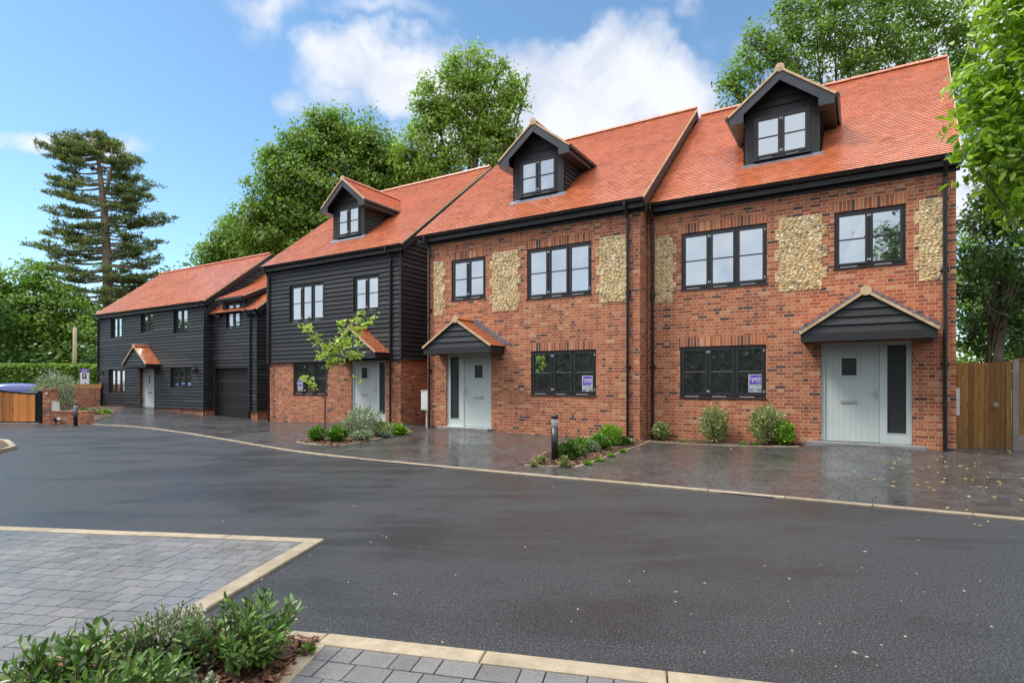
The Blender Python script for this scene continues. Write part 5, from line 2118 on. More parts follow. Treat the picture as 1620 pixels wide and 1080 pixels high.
# ================================================================== PLANTS
def kites(P, T, Wd, s, w_, fold=0.0):
    """leaf meshes: P centres, T leaf direction, Wd width direction, s length, w_ half width ratio"""
    N = len(P)
    s = s[:, None]
    if fold <= 0:
        v = np.stack([P - T * s * 0.5, P - Wd * s * w_ + T * s * 0.05, P + T * s * 0.5, P + Wd * s * w_ + T * s * 0.05], axis=1).reshape(-1, 3)
        return v, 4, np.arange(N * 4, dtype=np.int32)
    nr = np.cross(T, Wd)
    base, tip = P - T * s * 0.5, P + T * s * 0.5 - nr * s * fold * 0.8
    m1, m2 = P - T * s * 0.18, P + T * s * 0.2
    v = np.stack([base, m1 - Wd * s * w_ + nr * s * fold, m2 - Wd * s * w_ * 0.85 + nr * s * fold * 0.8, tip,
                  m2 + Wd * s * w_ * 0.85 + nr * s * fold * 0.8, m1 + Wd * s * w_ + nr * s * fold], axis=1).reshape(-1, 3)
    b_ = (np.arange(N) * 6)[:, None]
    idx = np.concatenate([b_ + 0, b_ + 1, b_ + 2, b_ + 3, b_ + 0, b_ + 3, b_ + 4, b_ + 5], axis=1).reshape(-1).astype(np.int32)
    return v, 4, idx


def np_mesh(name, v, per, idx, material, parent, smooth=False):
    me = bpy.data.meshes.new(name)
    nf = len(idx) // per
    me.vertices.add(len(v))
    me.vertices.foreach_set('co', v.astype(np.float32).ravel())
    me.loops.add(len(idx))
    me.loops.foreach_set('vertex_index', idx)
    me.polygons.add(nf)
    me.polygons.foreach_set('loop_start', (np.arange(nf) * per).astype(np.int32))
    me.polygons.foreach_set('loop_total', np.full(nf, per, dtype=np.int32))
    me.update(calc_edges=True)
    me.validate()
    me.materials.append(material)
    ob = bpy.data.objects.new(name, me)
    COL.objects.link(ob)
    if parent is not None:
        ob.parent = parent
    return ob


def unit(a):
    return a / np.maximum(np.linalg.norm(a, axis=1, keepdims=True), 1e-9)


def leaves_at(rs, C, n, spread, size, w_=0.3, flat=0.6, upb=0.7, fold=0.0, droop=0.0, outc=None, outn=None):
    """n leaves round each centre"""
    N = len(C) * n
    P = np.repeat(C, n, axis=0) + rs.normal(size=(N, 3)) * np.array([spread, spread, spread * flat])
    nr = rs.normal(size=(N, 3)) * 0.75 + np.array([0, 0, upb])
    if outn is not None:
        nr = nr * 0.85 + np.repeat(outn, n, axis=0) * 1.1
    nr = unit(nr)
    t_ = rs.normal(size=(N, 3)) + np.array([0, 0, -droop])
    t_ = unit(t_ - nr * np.sum(t_ * nr, axis=1, keepdims=True))
    wv = np.cross(nr, t_)
    s = size * rs.uniform(0.65, 1.3, N)
    return kites(P, t_, wv, s, w_, fold)


def lobes_px(L, Z, depth=1.0):
    """crown lobes given as (x, y, r) in photograph pixels at distance Z, plus depth offset"""
    out = []
    for q in L:
        dz = q[3] if len(q) > 3 else 0.0
        sq = q[4] if len(q) > 4 else 1.0
        c = at(q[0], q[1], Z + dz)
        r_ = q[2] / F0 * (Z + dz)
        out.append((c, r_, r_ * depth, r_ * sq))
    return out


def crown(rs, lobes, density, sub=0.0):
    """cluster centres inside the lobes, thicker near the outside"""
    out, nrm_ = [], []
    for (c, rx, ry, rz) in lobes:
        n = int(density * (rx * ry * rz) ** (2.0 / 3.0))
        d = unit(rs.normal(size=(n, 3)))
        rad = rs.uniform(0.25, 1.0, (n, 1)) ** 0.55
        lump = 1.0 + 0.16 * np.sin(d[:, :1] * 5.1 + c.x) * np.cos(d[:, 2:3] * 4.3 + c.z) + 0.10 * np.sin(d[:, 1:2] * 9 + c.y)
        p_ = d * rad * lump * np.array([rx, ry, rz]) + np.array(c)
        out.append(p_)
        nrm_.append(d)
    return np.concatenate(out), np.concatenate(nrm_)


def tree(name, label, cat, base, top, r0, lobes, dens, nl, spread, lsize, lmat, seed, bark='bark', group=None, w_=0.32, extra=None, fork=0.45, twig=60, fold=0.0, flat=0.6, limb=0.26):
    rs = np.random.RandomState(seed)
    rnd = random.Random(seed)
    base, top = Vector(base), Vector(top)
    ro = empty(name, base)
    tag(ro, label, cat, group)
    C, CN = crown(rs, lobes, dens)
    # leave some holes so that the sky shows through
    keep = (np.sin(C[:, 0] * 1.7 + seed) * np.sin(C[:, 1] * 1.5 + 1.3) * np.sin(C[:, 2] * 1.9 + seed * 0.7)) < 0.42
    C, CN = C[keep], CN[keep]
    v, per, idx = leaves_at(rs, C, nl, spread, lsize, w_, fold=fold, flat=flat, outn=CN)
    v = v - np.array(base)
    np_mesh('crown', v, per, idx, M[lmat], ro)
    t_ = MB()
    N = 7
    pts = [(base.lerp(top, i / N) - base) + Vector((math.sin(i * 1.3 + seed) * 0.02 * (top - base).length, math.cos(i * 1.7 + seed) * 0.02 * (top - base).length, 0)) * (1 if 0 < i else 0) for i in range(N + 1)]
    t_.tube(pts, [r0 * (1.35 if i == 0 else 1) * (1 - 0.8 * i / N) for i in range(N + 1)], 10)
    for (c, rx, ry, rz) in lobes:
        f = fork + rnd.uniform(0, 0.4)
        st = pts[min(N, int(f * N))]
        e_ = c - base
        m1 = st.lerp(e_, 0.5) + Vector((rnd.uniform(-0.5, 0.5), rnd.uniform(-0.5, 0.5), -0.1 * (e_ - st).length))
        rr = r0 * limb
        t_.tube([st, m1, e_], [rr, rr * 0.6, rr * 0.25], 7)
        for k_ in range(5):
            d = Vector((rnd.gauss(0, 1), rnd.gauss(0, 1), rnd.gauss(0.3, 0.8))).normalized()
            e2 = e_ + Vector((d.x * rx, d.y * ry, d.z * rz)) * 0.85
            s2 = m1.lerp(e_, rnd.uniform(0.3, 1))
            t_.tube([s2, s2.lerp(e2, 0.5) + Vector((0, 0, 0.1)), e2], [rr * 0.32, rr * 0.2, rr * 0.06], 5)
    if extra:
        extra(t_, pts)
    t_.build('trunk', M[bark], ro, True)
    return ro


def shrub(name, label, cat, px, py, rx, rz, lmat, lsize, n, seed, Z=None, w_=0.32, z0=None, group=None, upb=0.5, ry=None, fold=0.06, spiky=False, stems=5, wallv=None):
    """a bush standing on the ground; rx, rz are half width and height in metres"""
    rs = np.random.RandomState(seed)
    rnd = random.Random(seed)
    if Z is None:
        p_ = gnd(px, py, 0.03)
        if wallv is not None:
            rx_ = (px - CX0) / F0
            Z_ = wallv / (DV.x * rx_ + DV.y)
            p_ = Vector((rx_ * Z_, Z_, 0))
        p_.z = gh(p_.x, p_.y) + 0.03
    else:
        p_ = at(px, py, Z)
        p_.z = gh(p_.x, p_.y) if z0 is None else z0
    ro = empty(name, p_)
    tag(ro, label, cat, group)
    ry = ry or rx
    if spiky:
        d = unit(rs.normal(size=(n, 3)) + np.array([0, 0, 0.9]))
        d[:, 2] = np.abs(d[:, 2])
        L = rs.uniform(0.5, 1.0, n)
        P = d * np.array([rx, ry, rz]) * L[:, None] * 0.62
        nr = unit(np.cross(d, np.cross(np.tile([0, 0, 1.0], (n, 1)) + 1e-3, d)) + rs.normal(size=(n, 3)) * 0.2)
        t_ = unit(d + np.array([0, 0, 0.15]))
        nr = unit(nr - t_ * np.sum(t_ * nr, axis=1, keepdims=True))
        v, per, idx = kites(P, t_, np.cross(nr, t_), lsize * rs.uniform(0.7, 1.2, n), w_, fold)
    else:
        d = unit(rs.normal(size=(n, 3)))
        rad = rs.uniform(0.1, 1.0, (n, 1)) ** 0.4
        lump = 1 + 0.13 * np.sin(d[:, :1] * 6 + seed) * np.cos(d[:, 2:3] * 5 + seed) + 0.1 * np.sin(d[:, 1:2] * 9 + seed) + rs.normal(size=(n, 1)) * 0.05
        P = d * rad * lump * np.array([rx, ry, rz / 2]) + np.array([0, 0, rz * 0.52])
        P[:, 2] = np.maximum(P[:, 2], 0.01)
        out = unit(P - np.array([0, 0, rz * 0.2]))
        t_ = unit(out + rs.normal(size=(n, 3)) * 0.55 + np.array([0, 0, 0.35]))
        nr = unit(rs.normal(size=(n, 3)) * 0.6 + np.array([0, 0, upb]) + out * 0.3)
        nr = unit(nr - t_ * np.sum(t_ * nr, axis=1, keepdims=True))
        v, per, idx = kites(P, t_, np.cross(nr, t_), lsize * rs.uniform(0.6, 1.3, n), w_, fold)
    np_mesh('foliage', v, per, idx, M[lmat], ro)
    a = MB()
    for i in range(stems):
        an = rnd.uniform(0, 6.28)
        q_ = rnd.uniform(0.2, 0.7)
        a.tube([(0, 0, -0.03), (math.cos(an) * rx * q_ * 0.5, math.sin(an) * ry * q_ * 0.5, rz * 0.35), (math.cos(an) * rx * q_, math.sin(an) * ry * q_, rz * 0.75)], [0.012, 0.008, 0.003], 5)
    a.build('stem', M['stem'], ro)
    return ro


# ---- bed by the boarded house
shrub('box_shrub', 'clipped green ball shrub left of the young tree stem', 'shrub', 502, 698, 0.20, 0.34, 'leaf_ball', 0.05, 1700, 1)
shrub('box_shrub', 'clipped green ball shrub right of the young tree stem', 'shrub', 533, 699, 0.25, 0.37, 'leaf_ball', 0.05, 2200, 2)
shrub('silver_shrub', 'tall loose silver leaved shrub in front of the boarded house door', 'shrub', 575, 690, 0.50, 0.78, 'leaf_silver', 0.07, 1500, 3, w_=0.2, stems=9)
shrub('silver_shrub', 'grey green airy shrub left of the boarded house door', 'shrub', 556, 692, 0.30, 0.55, 'leaf_silver', 0.06, 700, 33, w_=0.2, stems=7)
shrub('grey_shrub', 'low grey mound shrub beneath the tall silver shrub', 'shrub', 573, 696, 0.26, 0.24, 'leaf_silver', 0.05, 900, 4, w_=0.3)
shrub('cream_shrub', 'cream edged shrub between silver shrub and lime plant', 'shrub', 606, 690, 0.28, 0.40, 'leaf_cream', 0.06, 700, 5)
shrub('grey_shrub', 'small grey tuft shrub left of the lime strappy plant', 'shrub', 609, 691, 0.16, 0.2, 'leaf_silver', 0.05, 400, 6)
shrub('hosta', 'lime and green broad leaved plant at the corner of the boarded house', 'plant', 631, 687, 0.36, 0.42, 'leaf_lime', 0.22, 110, 7, w_=0.22, spiky=True, fold=0.08)
# ---- bed with the bollard
shrub('dark_shrub', 'dark green bushy shrub just right of the front bollard', 'shrub', 900, 727, 0.24, 0.34, 'leaf_glossy', 0.06, 1000, 8)
shrub('grey_shrub', 'dark grey green shrub at the front of the bollard bed', 'shrub', 914, 722, 0.20, 0.26, 'leaf_glossy', 0.05, 900, 9)
shrub('box_shrub', 'small round green shrub behind the dark bollard bed shrub', 'shrub', 918, 716, 0.17, 0.30, 'leaf_ball', 0.05, 900, 10)
shrub('grey_shrub', 'small silver shrub between the green ball shrubs of the bollard bed', 'shrub', 937, 716, 0.15, 0.24, 'leaf_silver', 0.04, 700, 11)
shrub('box_shrub', 'bright green ball shrub in the middle of the bollard bed', 'shrub', 948, 712, 0.24, 0.32, 'leaf_ball', 0.05, 2000, 12)
shrub('spurge', 'lime topped tall shrub in the bollard bed by the brick pier', 'shrub', 965, 706, 0.27, 0.46, 'leaf_lime', 0.08, 800, 13, w_=0.22)
shrub('grey_shrub', 'blue grey low shrub beside the black downpipe', 'shrub', 987, 705, 0.18, 0.20, 'leaf_glossy', 0.05, 700, 14)
shrub('small_plant', 'small pale leaved plant left of the front bollard', 'plant', 857, 733, 0.16, 0.2, 'leaf_cream', 0.10, 90, 15, spiky=True, w_=0.2)
shrub('small_plant', 'low cream plant at the tip of the bollard bed', 'plant', 844, 736, 0.12, 0.09, 'leaf_cream', 0.06, 110, 16, spiky=True, w_=0.25)
shrub('hosta', 'cream edged leafy plant at the foot of the front bollard', 'plant', 893, 737, 0.15, 0.24, 'leaf_cream', 0.13, 70, 17, w_=0.2, spiky=True)
for i, (x, y, lab) in enumerate([(930, 733, 'creeping green plant on the mulch near the bed front edge'), (948, 728, 'creeping yellow green plant in the middle of the mulch strip'), (967, 721, 'creeping plant near the thin edging under the lime shrub'), (985, 714, 'creeping plant at the narrow end of the bollard bed')]):
    shrub('creeping_plant', lab, 'plant', x, y, 0.14, 0.07, 'leaf_lime', 0.05, 110, 50 + i, spiky=True, w_=0.3, group='creeping plants in the bollard bed')
# ---- bed along the wall
shrub('cream_shrub', 'small rounded cream leaved shrub beside the brick pier', 'shrub', 1046, 697, 0.22, 0.44, 'leaf_cream', 0.05, 1100, 18, wallv=13.55)
shrub('cream_shrub', 'upright grey cream variegated shrub under the ground floor window', 'shrub', 1129, 698, 0.33, 0.84, 'leaf_cream', 0.05, 2000, 19, stems=9, wallv=13.5, ry=0.28)
shrub('cream_shrub', 'widest pale variegated shrub left of the right hand porch', 'shrub', 1213, 699, 0.38, 0.84, 'leaf_cream', 0.055, 2300, 20, stems=9, wallv=13.5, ry=0.28)
shrub('green_shrub', 'fresh green shrub joined to the widest variegated shrub', 'shrub', 1242, 699, 0.20, 0.50, 'leaf_lime', 0.055, 900, 21, wallv=13.45)
for i, x in enumerate((1080, 1175, 1193)):
    shrub('creeping_plant', ['low green plant between the two left wall bed shrubs', 'tiny green plant between the two variegated shrubs', 'tiny plant just left of the widest variegated shrub'][i], 'plant', x, 700, 0.16, 0.08, 'leaf_lime', 0.05, 90, 60 + i, spiky=True, w_=0.3, group='low plants in the wall bed', wallv=13.4)
# ---- bed at the far house
for i, (x, y, rr, hh, mm, lab) in enumerate([(133, 656, 0.55, 0.42, 'leaf_ball', 'leafy green plant behind the low wall end'), (150, 656, 0.45, 0.35, 'leaf_cream', 'pale green plant in the middle of the far bed'),
                                             (166, 655, 0.45, 0.30, 'leaf_lime', 'low lime plant at the right end of the far bed')]):
    shrub('small_plant', lab, 'plant', x, y, rr, hh, mm, 0.14, 350, 70 + i, spiky=True, w_=0.25, group='plants in the far bed')
shrub('olive_shrub', 'tall silver green olive like shrub behind the gate pier', 'shrub', 86, 652, 0.78, 1.85, 'leaf_silver', 0.13, 2400, 22, Z=23.5, w_=0.16, stems=12)

# ---- foreground shrubs
def stem_shrub(name, label, c, nst, rad, hgt, lsize, lmat, seed, w_=0.17, per=16, lean=0.35, group=None):
    rs = np.random.RandomState(seed)
    ro = empty(name, c)
    tag(ro, label, 'shrub', group)
    P, T, S_ = [], [], []
    a = MB()
    for i in range(nst):
        an = rs.uniform(0, 6.283)
        rr = rad * math.sqrt(rs.uniform(0, 1))
        h_ = hgt * rs.uniform(0.62, 1.0) * (1 - 0.35 * (rr / rad) ** 2)
        tip = np.array([math.cos(an) * rr, math.sin(an) * rr, h_])
        b0 = np.array([math.cos(an) * rr * 0.25, math.sin(an) * rr * 0.25, 0.0])
        mid = b0 * 0.4 + tip * 0.6 + np.array([rs.uniform(-0.02, 0.02), rs.uniform(-0.02, 0.02), -0.02])
        a.tube([tuple(b0), tuple(mid), tuple(tip)], [0.0045, 0.003, 0.0016], 5, False)
        sd_ = (tip - mid) / np.linalg.norm(tip - mid)
        for k_ in range(per):
            f = k_ / (per - 1)
            f = 0.25 + 0.75 * f
            pos = (mid * (1 - (f - 0.6) / 0.4) + tip * ((f - 0.6) / 0.4)) if f > 0.6 else (b0 * (1 - f / 0.6) + mid * (f / 0.6))
            ph = k_ * 2.4 + rs.uniform(-0.4, 0.4)
            e1 = np.cross(sd_, [0.3, 0.2, 1.0]); e1 /= np.linalg.norm(e1)
            e2 = np.cross(sd_, e1)
            outw = e1 * math.cos(ph) + e2 * math.sin(ph)
            up_ = lean + 0.9 * f ** 3
            d = outw + sd_ * up_ + rs.normal(size=3) * 0.12
            d /= np.linalg.norm(d)
            L = lsize * rs.uniform(0.65, 1.15) * (0.75 + 0.35 * f if f < 0.9 else 0.8)
            P.append(pos + d * L * 0.5)
            T.append(d)
            S_.append(L)
    P, T, S_ = np.array(P), np.array(T), np.array(S_)
    up = np.tile([0.0, 0.0, 1.0], (len(P), 1)) + rs.normal(size=(len(P), 3)) * 0.35
    nr = unit(up - T * np.sum(up * T, axis=1, keepdims=True))
    v, per_, idx = kites(P, T, np.cross(nr, T), S_, w_, 0.045)
    np_mesh('foliage', v, per_, idx, M[lmat], ro)
    a.build('stem', M['stem'], ro)
    return ro


def px_ground(px, Z):
    return Vector(((px - CX0) / F0 * Z, Z, 0.03))


stem_shrub('glossy_shrub', 'rightmost glossy dark green shrub in the front bed', px_ground(385, 2.76), 60, 0.27, 0.355, 0.064, 'leaf_glossy', 1, per=18, group='glossy leaved shrubs in the front bed')
stem_shrub('glossy_shrub', 'glossy green shrub at the left end of the front bed, cut by the picture edge', px_ground(120, 2.50), 50, 0.28, 0.30, 0.068, 'leaf_glossy', 2, per=16, group='glossy leaved shrubs in the front bed')
stem_shrub('glossy_shrub', 'glossy green shrub between the grey fine leaved shrub and the left end shrub', px_ground(222, 2.36), 38, 0.20, 0.26, 0.064, 'leaf_glossy', 3, per=16, group='glossy leaved shrubs in the front bed')
stem_shrub('hebe_shrub', 'fine leaved grey green shrub in the middle of the front bed', px_ground(262, 2.80), 230, 0.23, 0.27, 0.026, 'leaf_hebe', 4, w_=0.26, per=26, lean=0.6)
stem_shrub('hebe_shrub', 'small low fine leaved grey shrub at the bottom edge of the front bed', px_ground(300, 2.42), 60, 0.12, 0.13, 0.024, 'leaf_hebe', 5, w_=0.26, per=18, lean=0.6)
shrub('weed', 'tiny lime weed by the right edging of the front bed', 'plant', 487, 1033, 0.07, 0.07, 'leaf_lime', 0.04, 40, 24, spiky=True, w_=0.3)
shrub('weed', 'bright lime seedling between the front bed shrubs', 'plant', 305, 1052, 0.09, 0.12, 'leaf_lime', 0.06, 45, 25, spiky=True, w_=0.3)

# ---- young tree by the boarded house
tb = gnd(513.5, 702, 0.03)
Zt = tb.y
ro = empty('young_tree', tb)
tag(ro, 'slender young tree with lime leaves in the bed before the boarded house', 'tree')
rsn = np.random.RandomState(4)
a = MB()


def q3(px, py, dz=0.0):
    p_ = at(px, py, Zt + dz)
    return Vector((p_.x - tb.x, p_.y - tb.y, p_.z - tb.z))


trunk = [q3(513.5, 704), q3(514, 660), q3(514.5, 628), q3(518, 590), q3(523, 570)]
a.tube(trunk, [0.022, 0.019, 0.017, 0.012, 0.009], 8)
brs = [[q3(523, 570), q3(531, 551, 0.1), q3(543, 534, 0.2), q3(556, 514, 0.2), q3(573, 491, 0.3)],
       [q3(531, 551, 0.1), q3(552, 536, -0.2), q3(572, 519, -0.3), q3(594, 501, -0.4)],
       [q3(521, 576), q3(515, 554, -0.1), q3(504, 538, -0.2), q3(492, 523, -0.3), q3(479, 513, -0.3)],
       [q3(523, 570), q3(541, 549, 0.3), q3(561, 541, 0.5), q3(567, 541, 0.5)],
       [q3(514.5, 630), q3(500, 615, -0.1), q3(487, 601, -0.2), q3(474, 594, -0.2)],
       [q3(517, 600), q3(532, 600, 0.2), q3(550, 602, 0.3), q3(564, 598, 0.3)],
       [q3(543, 534, 0.2), q3(545, 517, 0.1), q3(541, 508, 0.1)],
       [q3(521, 576), q3(537, 567, -0.2), q3(556, 561, -0.3), q3(568, 560, -0.3)],
       [q3(525, 566), q3(528, 545, -0.3), q3(524, 534, -0.4)],
       [q3(520, 578), q3(509, 566, 0.2), q3(515, 548, 0.3)]]
Pc = []
for bi, br in enumerate(brs):
    a.tube(br, [0.008] + [0.005] * (len(br) - 2) + [0.0025], 6)
    nL = 1 if bi == 5 else 3
    for i in range(len(br) - 1):
        for k_ in range(nL * (2 if bi in (0, 1, 2, 7) else 1)):
            if bi in (4, 5) and i == 0:
                continue
            Pc.append(br[i].lerp(br[i + 1], rsn.uniform(0, 1)) + Vector((rsn.normal() * 0.03, rsn.normal() * 0.05, rsn.normal() * 0.03 - 0.02)))
Pc.append(q3(568, 560, -0.3)); Pc.append(q3(549, 553, -0.3))
C = np.array([tuple(x) for x in Pc])
v, per, idx = leaves_at(rsn, C, 5, 0.055, 0.10, 0.28, flat=0.9, upb=0.9, fold=0.07, droop=1.2)
np_mesh('foliage', v, per, idx, M['leaf_young'], ro)
a.build('stem', M['stem'], ro)

# ---- clipped hedge beyond the boundary wall
rsn = np.random.RandomState(9)
h0, h1 = at(-60, 606, 35.5), at(190, 606, 37.5)
ho = empty('clipped_hedge', (h1.x, h1.y, 0))
tag(ho, 'clipped dark green hedge behind the brick boundary wall', 'hedge')
N = 16000
tt_ = rsn.uniform(0, 1, N)
face_ = rsn.uniform(0, 1, N)
X = h0.x + (h1.x - h0.x) * tt_ - h1.x
Y = h0.y + (h1.y - h0.y) * tt_ - h1.y
Zz = np.where(face_ < 0.75, rsn.uniform(0, 2.55, N), 2.55 + rsn.normal(0, 0.05, N))
Yo = np.where(face_ < 0.75, rsn.normal(0, 0.08, N), rsn.uniform(0, 1.2, N))
P = np.stack([X, Y + Yo, Zz], axis=1)
nr = unit(rsn.normal(size=(N, 3)) * 0.7 + np.where((face_ < 0.75)[:, None], np.array([0, -1.0, 0.4]), np.array([0, 0, 1.0])))
t_ = rsn.normal(size=(N, 3))
t_ = unit(t_ - nr * np.sum(t_ * nr, axis=1, keepdims=True))
v, per, idx = kites(P, t_, np.cross(nr, t_), 0.20 * rsn.uniform(0.6, 1.3, N), 0.32)
np_mesh('foliage', v, per, idx, M['leaf_mid'], ho)
a = MB()
nseg = 10
dxy = (h1 - h0)
a.beam(h0 - h1 + Vector((0, 0.6, 1.2 - h0.z + h1.z)), Vector((0, 0.6, 1.2)), (0, 0.5, 0), (0, 0, 1.2))
a.build('branches', M['bark'], ho)

# ---- background trees
L = [(452, 255, 40), (500, 222, 45), (555, 220, 48), (590, 235, 40), (600, 280, 60), (540, 285, 70), (470, 300, 62), (620, 330, 60), (540, 360, 70), (450, 365, 60),
     (430, 320, 42), (405, 360, 42), (520, 205, 32), (640, 290, 45, 2), (610, 240, 22)]
tree('broadleaf_tree', 'large rounded dense green tree behind the boarded houses', 'tree', (at(520, 606, 40).x, 40, 0), at(525, 300, 40), 0.45, lobes_px(L, 40, 0.8), 30, 40, 0.36, 0.24, 'leaf_mid', 11, group='broadleaf trees behind the houses')
L = [(362, 372, 32), (390, 400, 36), (350, 405, 30), (325, 412, 22), (420, 408, 36), (455, 420, 40), (385, 350, 18)]
tree('broadleaf_tree', 'lower tree peeping over the roof of the far boarded house', 'tree', (at(380, 606, 44).x, 44, 0), at(385, 400, 44), 0.3, lobes_px(L, 44, 0.8), 24, 40, 0.42, 0.26, 'leaf_mid', 12, group='broadleaf trees behind the houses')
L = [(735, 120, 34), (705, 150, 36), (770, 135, 38), (800, 150, 26), (815, 130, 15), (682, 140, 24), (740, 170, 45), (790, 190, 36), (700, 195, 42), (660, 205, 26), (675, 235, 40), (730, 235, 48), (785, 232, 40),
     (650, 262, 32), (700, 275, 36), (745, 85, 14), (797, 98, 13), (822, 178, 14), (668, 165, 15), (812, 225, 16), (835, 118, 5), (640, 240, 20), (720, 110, 24), (760, 108, 26), (820, 150, 20), (760, 200, 40), (690, 170, 30), (800, 215, 26), (680, 280, 30)]
tree('broadleaf_tree', 'tall airy maple tree rising between the brick and boarded roofs', 'tree', (at(745, 606, 38).x, 38, 0), at(745, 120, 38), 0.40, lobes_px(L, 38, 0.75), 24, 32, 0.30, 0.22, 'leaf_light', 13, group='broadleaf trees behind the houses', fork=0.5)
L = [(1180, 110, 36), (1225, 60, 45), (1290, 40, 60), (1370, 50, 65), (1440, 60, 60), (1500, 30, 50), (1260, 110, 50), (1350, 120, 60), (1440, 130, 55), (1160, 150, 26), (1205, 150, 36), (1150, 130, 14), (1190, 68, 18),
     (1510, 110, 40), (1320, -20, 60), (1420, -30, 70), (1540, 170, 36), (1500, 180, 40), (1535, 230, 26), (1240, 15, 22), (1530, 60, 40)]
tree('broadleaf_tree', 'wide loose tree overhead behind the right hand brick house roof', 'tree', (at(1350, 606, 30).x, 30, 0), at(1350, 60, 30), 0.40, lobes_px(L, 30, 0.6), 32, 34, 0.26, 0.18, 'leaf_mid', 14, group='broadleaf trees behind the houses', fork=0.5)
# light green trees at the far left
L = [(30, 445, 34), (62, 432, 26), (92, 470, 32), (20, 500, 50), (75, 505, 46), (130, 505, 34), (10, 560, 45), (60, 550, 48), (110, 540, 44), (150, 540, 40), (-25, 470, 40), (5, 480, 30), (200, 570, 40), (120, 590, 40)]
tree('broadleaf_tree', 'pale green spreading tree at the left edge in front of the pine', 'tree', (at(60, 606, 43).x, 43, 0), at(60, 470, 43), 0.35, lobes_px(L, 43, 0.7), 22, 34, 0.40, 0.26, 'leaf_mid', 15, group='broadleaf trees behind the gate')
L = [(20, 600, 40), (-20, 560, 50), (60, 590, 34), (100, 600, 30), (-30, 500, 50), (150, 575, 30)]
tree('broadleaf_tree', 'dark evergreen bush mass low at the left edge', 'tree', (at(0, 606, 40).x, 40, 0), at(0, 560, 40), 0.2, lobes_px(L, 40, 0.6), 15, 30, 0.45, 0.34, 'leaf_dark', 16, group='broadleaf trees behind the gate')
L = [(220, 500, 60), (150, 540, 50), (90, 560, 60), (280, 480, 60), (30, 530, 50), (340, 470, 50)]
tree('broadleaf_tree', 'dark shaded tree filling the gaps beneath the pine', 'tree', (at(200, 606, 56).x, 56, 0), at(200, 510, 56), 0.35, lobes_px(L, 56, 0.5), 12, 30, 0.6, 0.45, 'leaf_dark', 17, group='broadleaf trees behind the gate')

# ---- the pine
rsn = np.random.RandomState(21)
rnd = random.Random(21)
Zp_ = 47.0
sc_ = Zp_ / F0
pbp = Vector((at(171, 606, Zp_).x, Zp_, 0))
pine = empty('pine_tree', pbp)
tag(pine, 'tall layered pine tree with bare upper trunk left of the houses', 'tree')


def pz(py):
    return 1.4 + (H0 - py) * sc_


axis = [(171, 606), (171, 480), (169, 400), (166, 345), (161, 300), (157, 262), (151, 238), (144, 212)]


def ax_x(py):
    for (x0, y0), (x1, y1) in zip(axis[:-1], axis[1:]):
        if y1 <= py <= y0:
            return x0 + (x1 - x0) * (py - y0) / (y1 - y0)
    return 171


a = MB()
tp_ = [Vector((at(x, y, Zp_).x - pbp.x, 0, pz(y))) for x, y in axis]
a.tube(tp_, [0.42, 0.38, 0.32, 0.28, 0.22, 0.15, 0.09, 0.04], 12)
# the big fork
fk = [Vector((at(168, 310, Zp_).x - pbp.x, 0, pz(308))), Vector((at(176, 290, Zp_).x - pbp.x, -0.3, pz(288))), Vector((at(186, 262, Zp_).x - pbp.x, -0.6, pz(262))), Vector((at(184, 235, Zp_).x - pbp.x, -0.6, pz(238)))]
a.tube(fk, [0.15, 0.12, 0.09, 0.05], 8)
sil = [(216, 52, 16, 7), (224, 78, 34, 8), (234, 80, 52, 9), (246, 66, 60, 7), (272, 80, 70, 6), (290, 105, 60, 6), (302, 108, 90, 6), (318, 60, 70, 6), (332, 96, 92, 7), (345, 80, 90, 6), (352, 92, 70, 7), (366, 100, 56, 6), (378, 60, 80, 6), (392, 118, 84, 7),
       (402, 105, 70, 6), (412, 118, 96, 7), (424, 120, 92, 7), (436, 112, 99, 8), (450, 100, 96, 7), (466, 95, 90, 7), (484, 90, 80, 7), (505, 85, 60, 6), (530, 60, 50, 5)]
_sy = np.array([q[0] for q in sil], float)
_sl = np.array([q[1] for q in sil], float)
_sr = np.array([q[2] for q in sil], float)
lev = []
yy = 215.0
while yy < 532:
    lev.append((yy, float(np.interp(yy, _sy, _sl)) * rnd.uniform(0.82, 1.06), float(np.interp(yy, _sy, _sr)) * rnd.uniform(0.82, 1.08), 6 if yy < 240 else 5))
    yy += 5.0 if yy < 240 else rnd.uniform(9.5, 14.0)
CC, CS = [], []
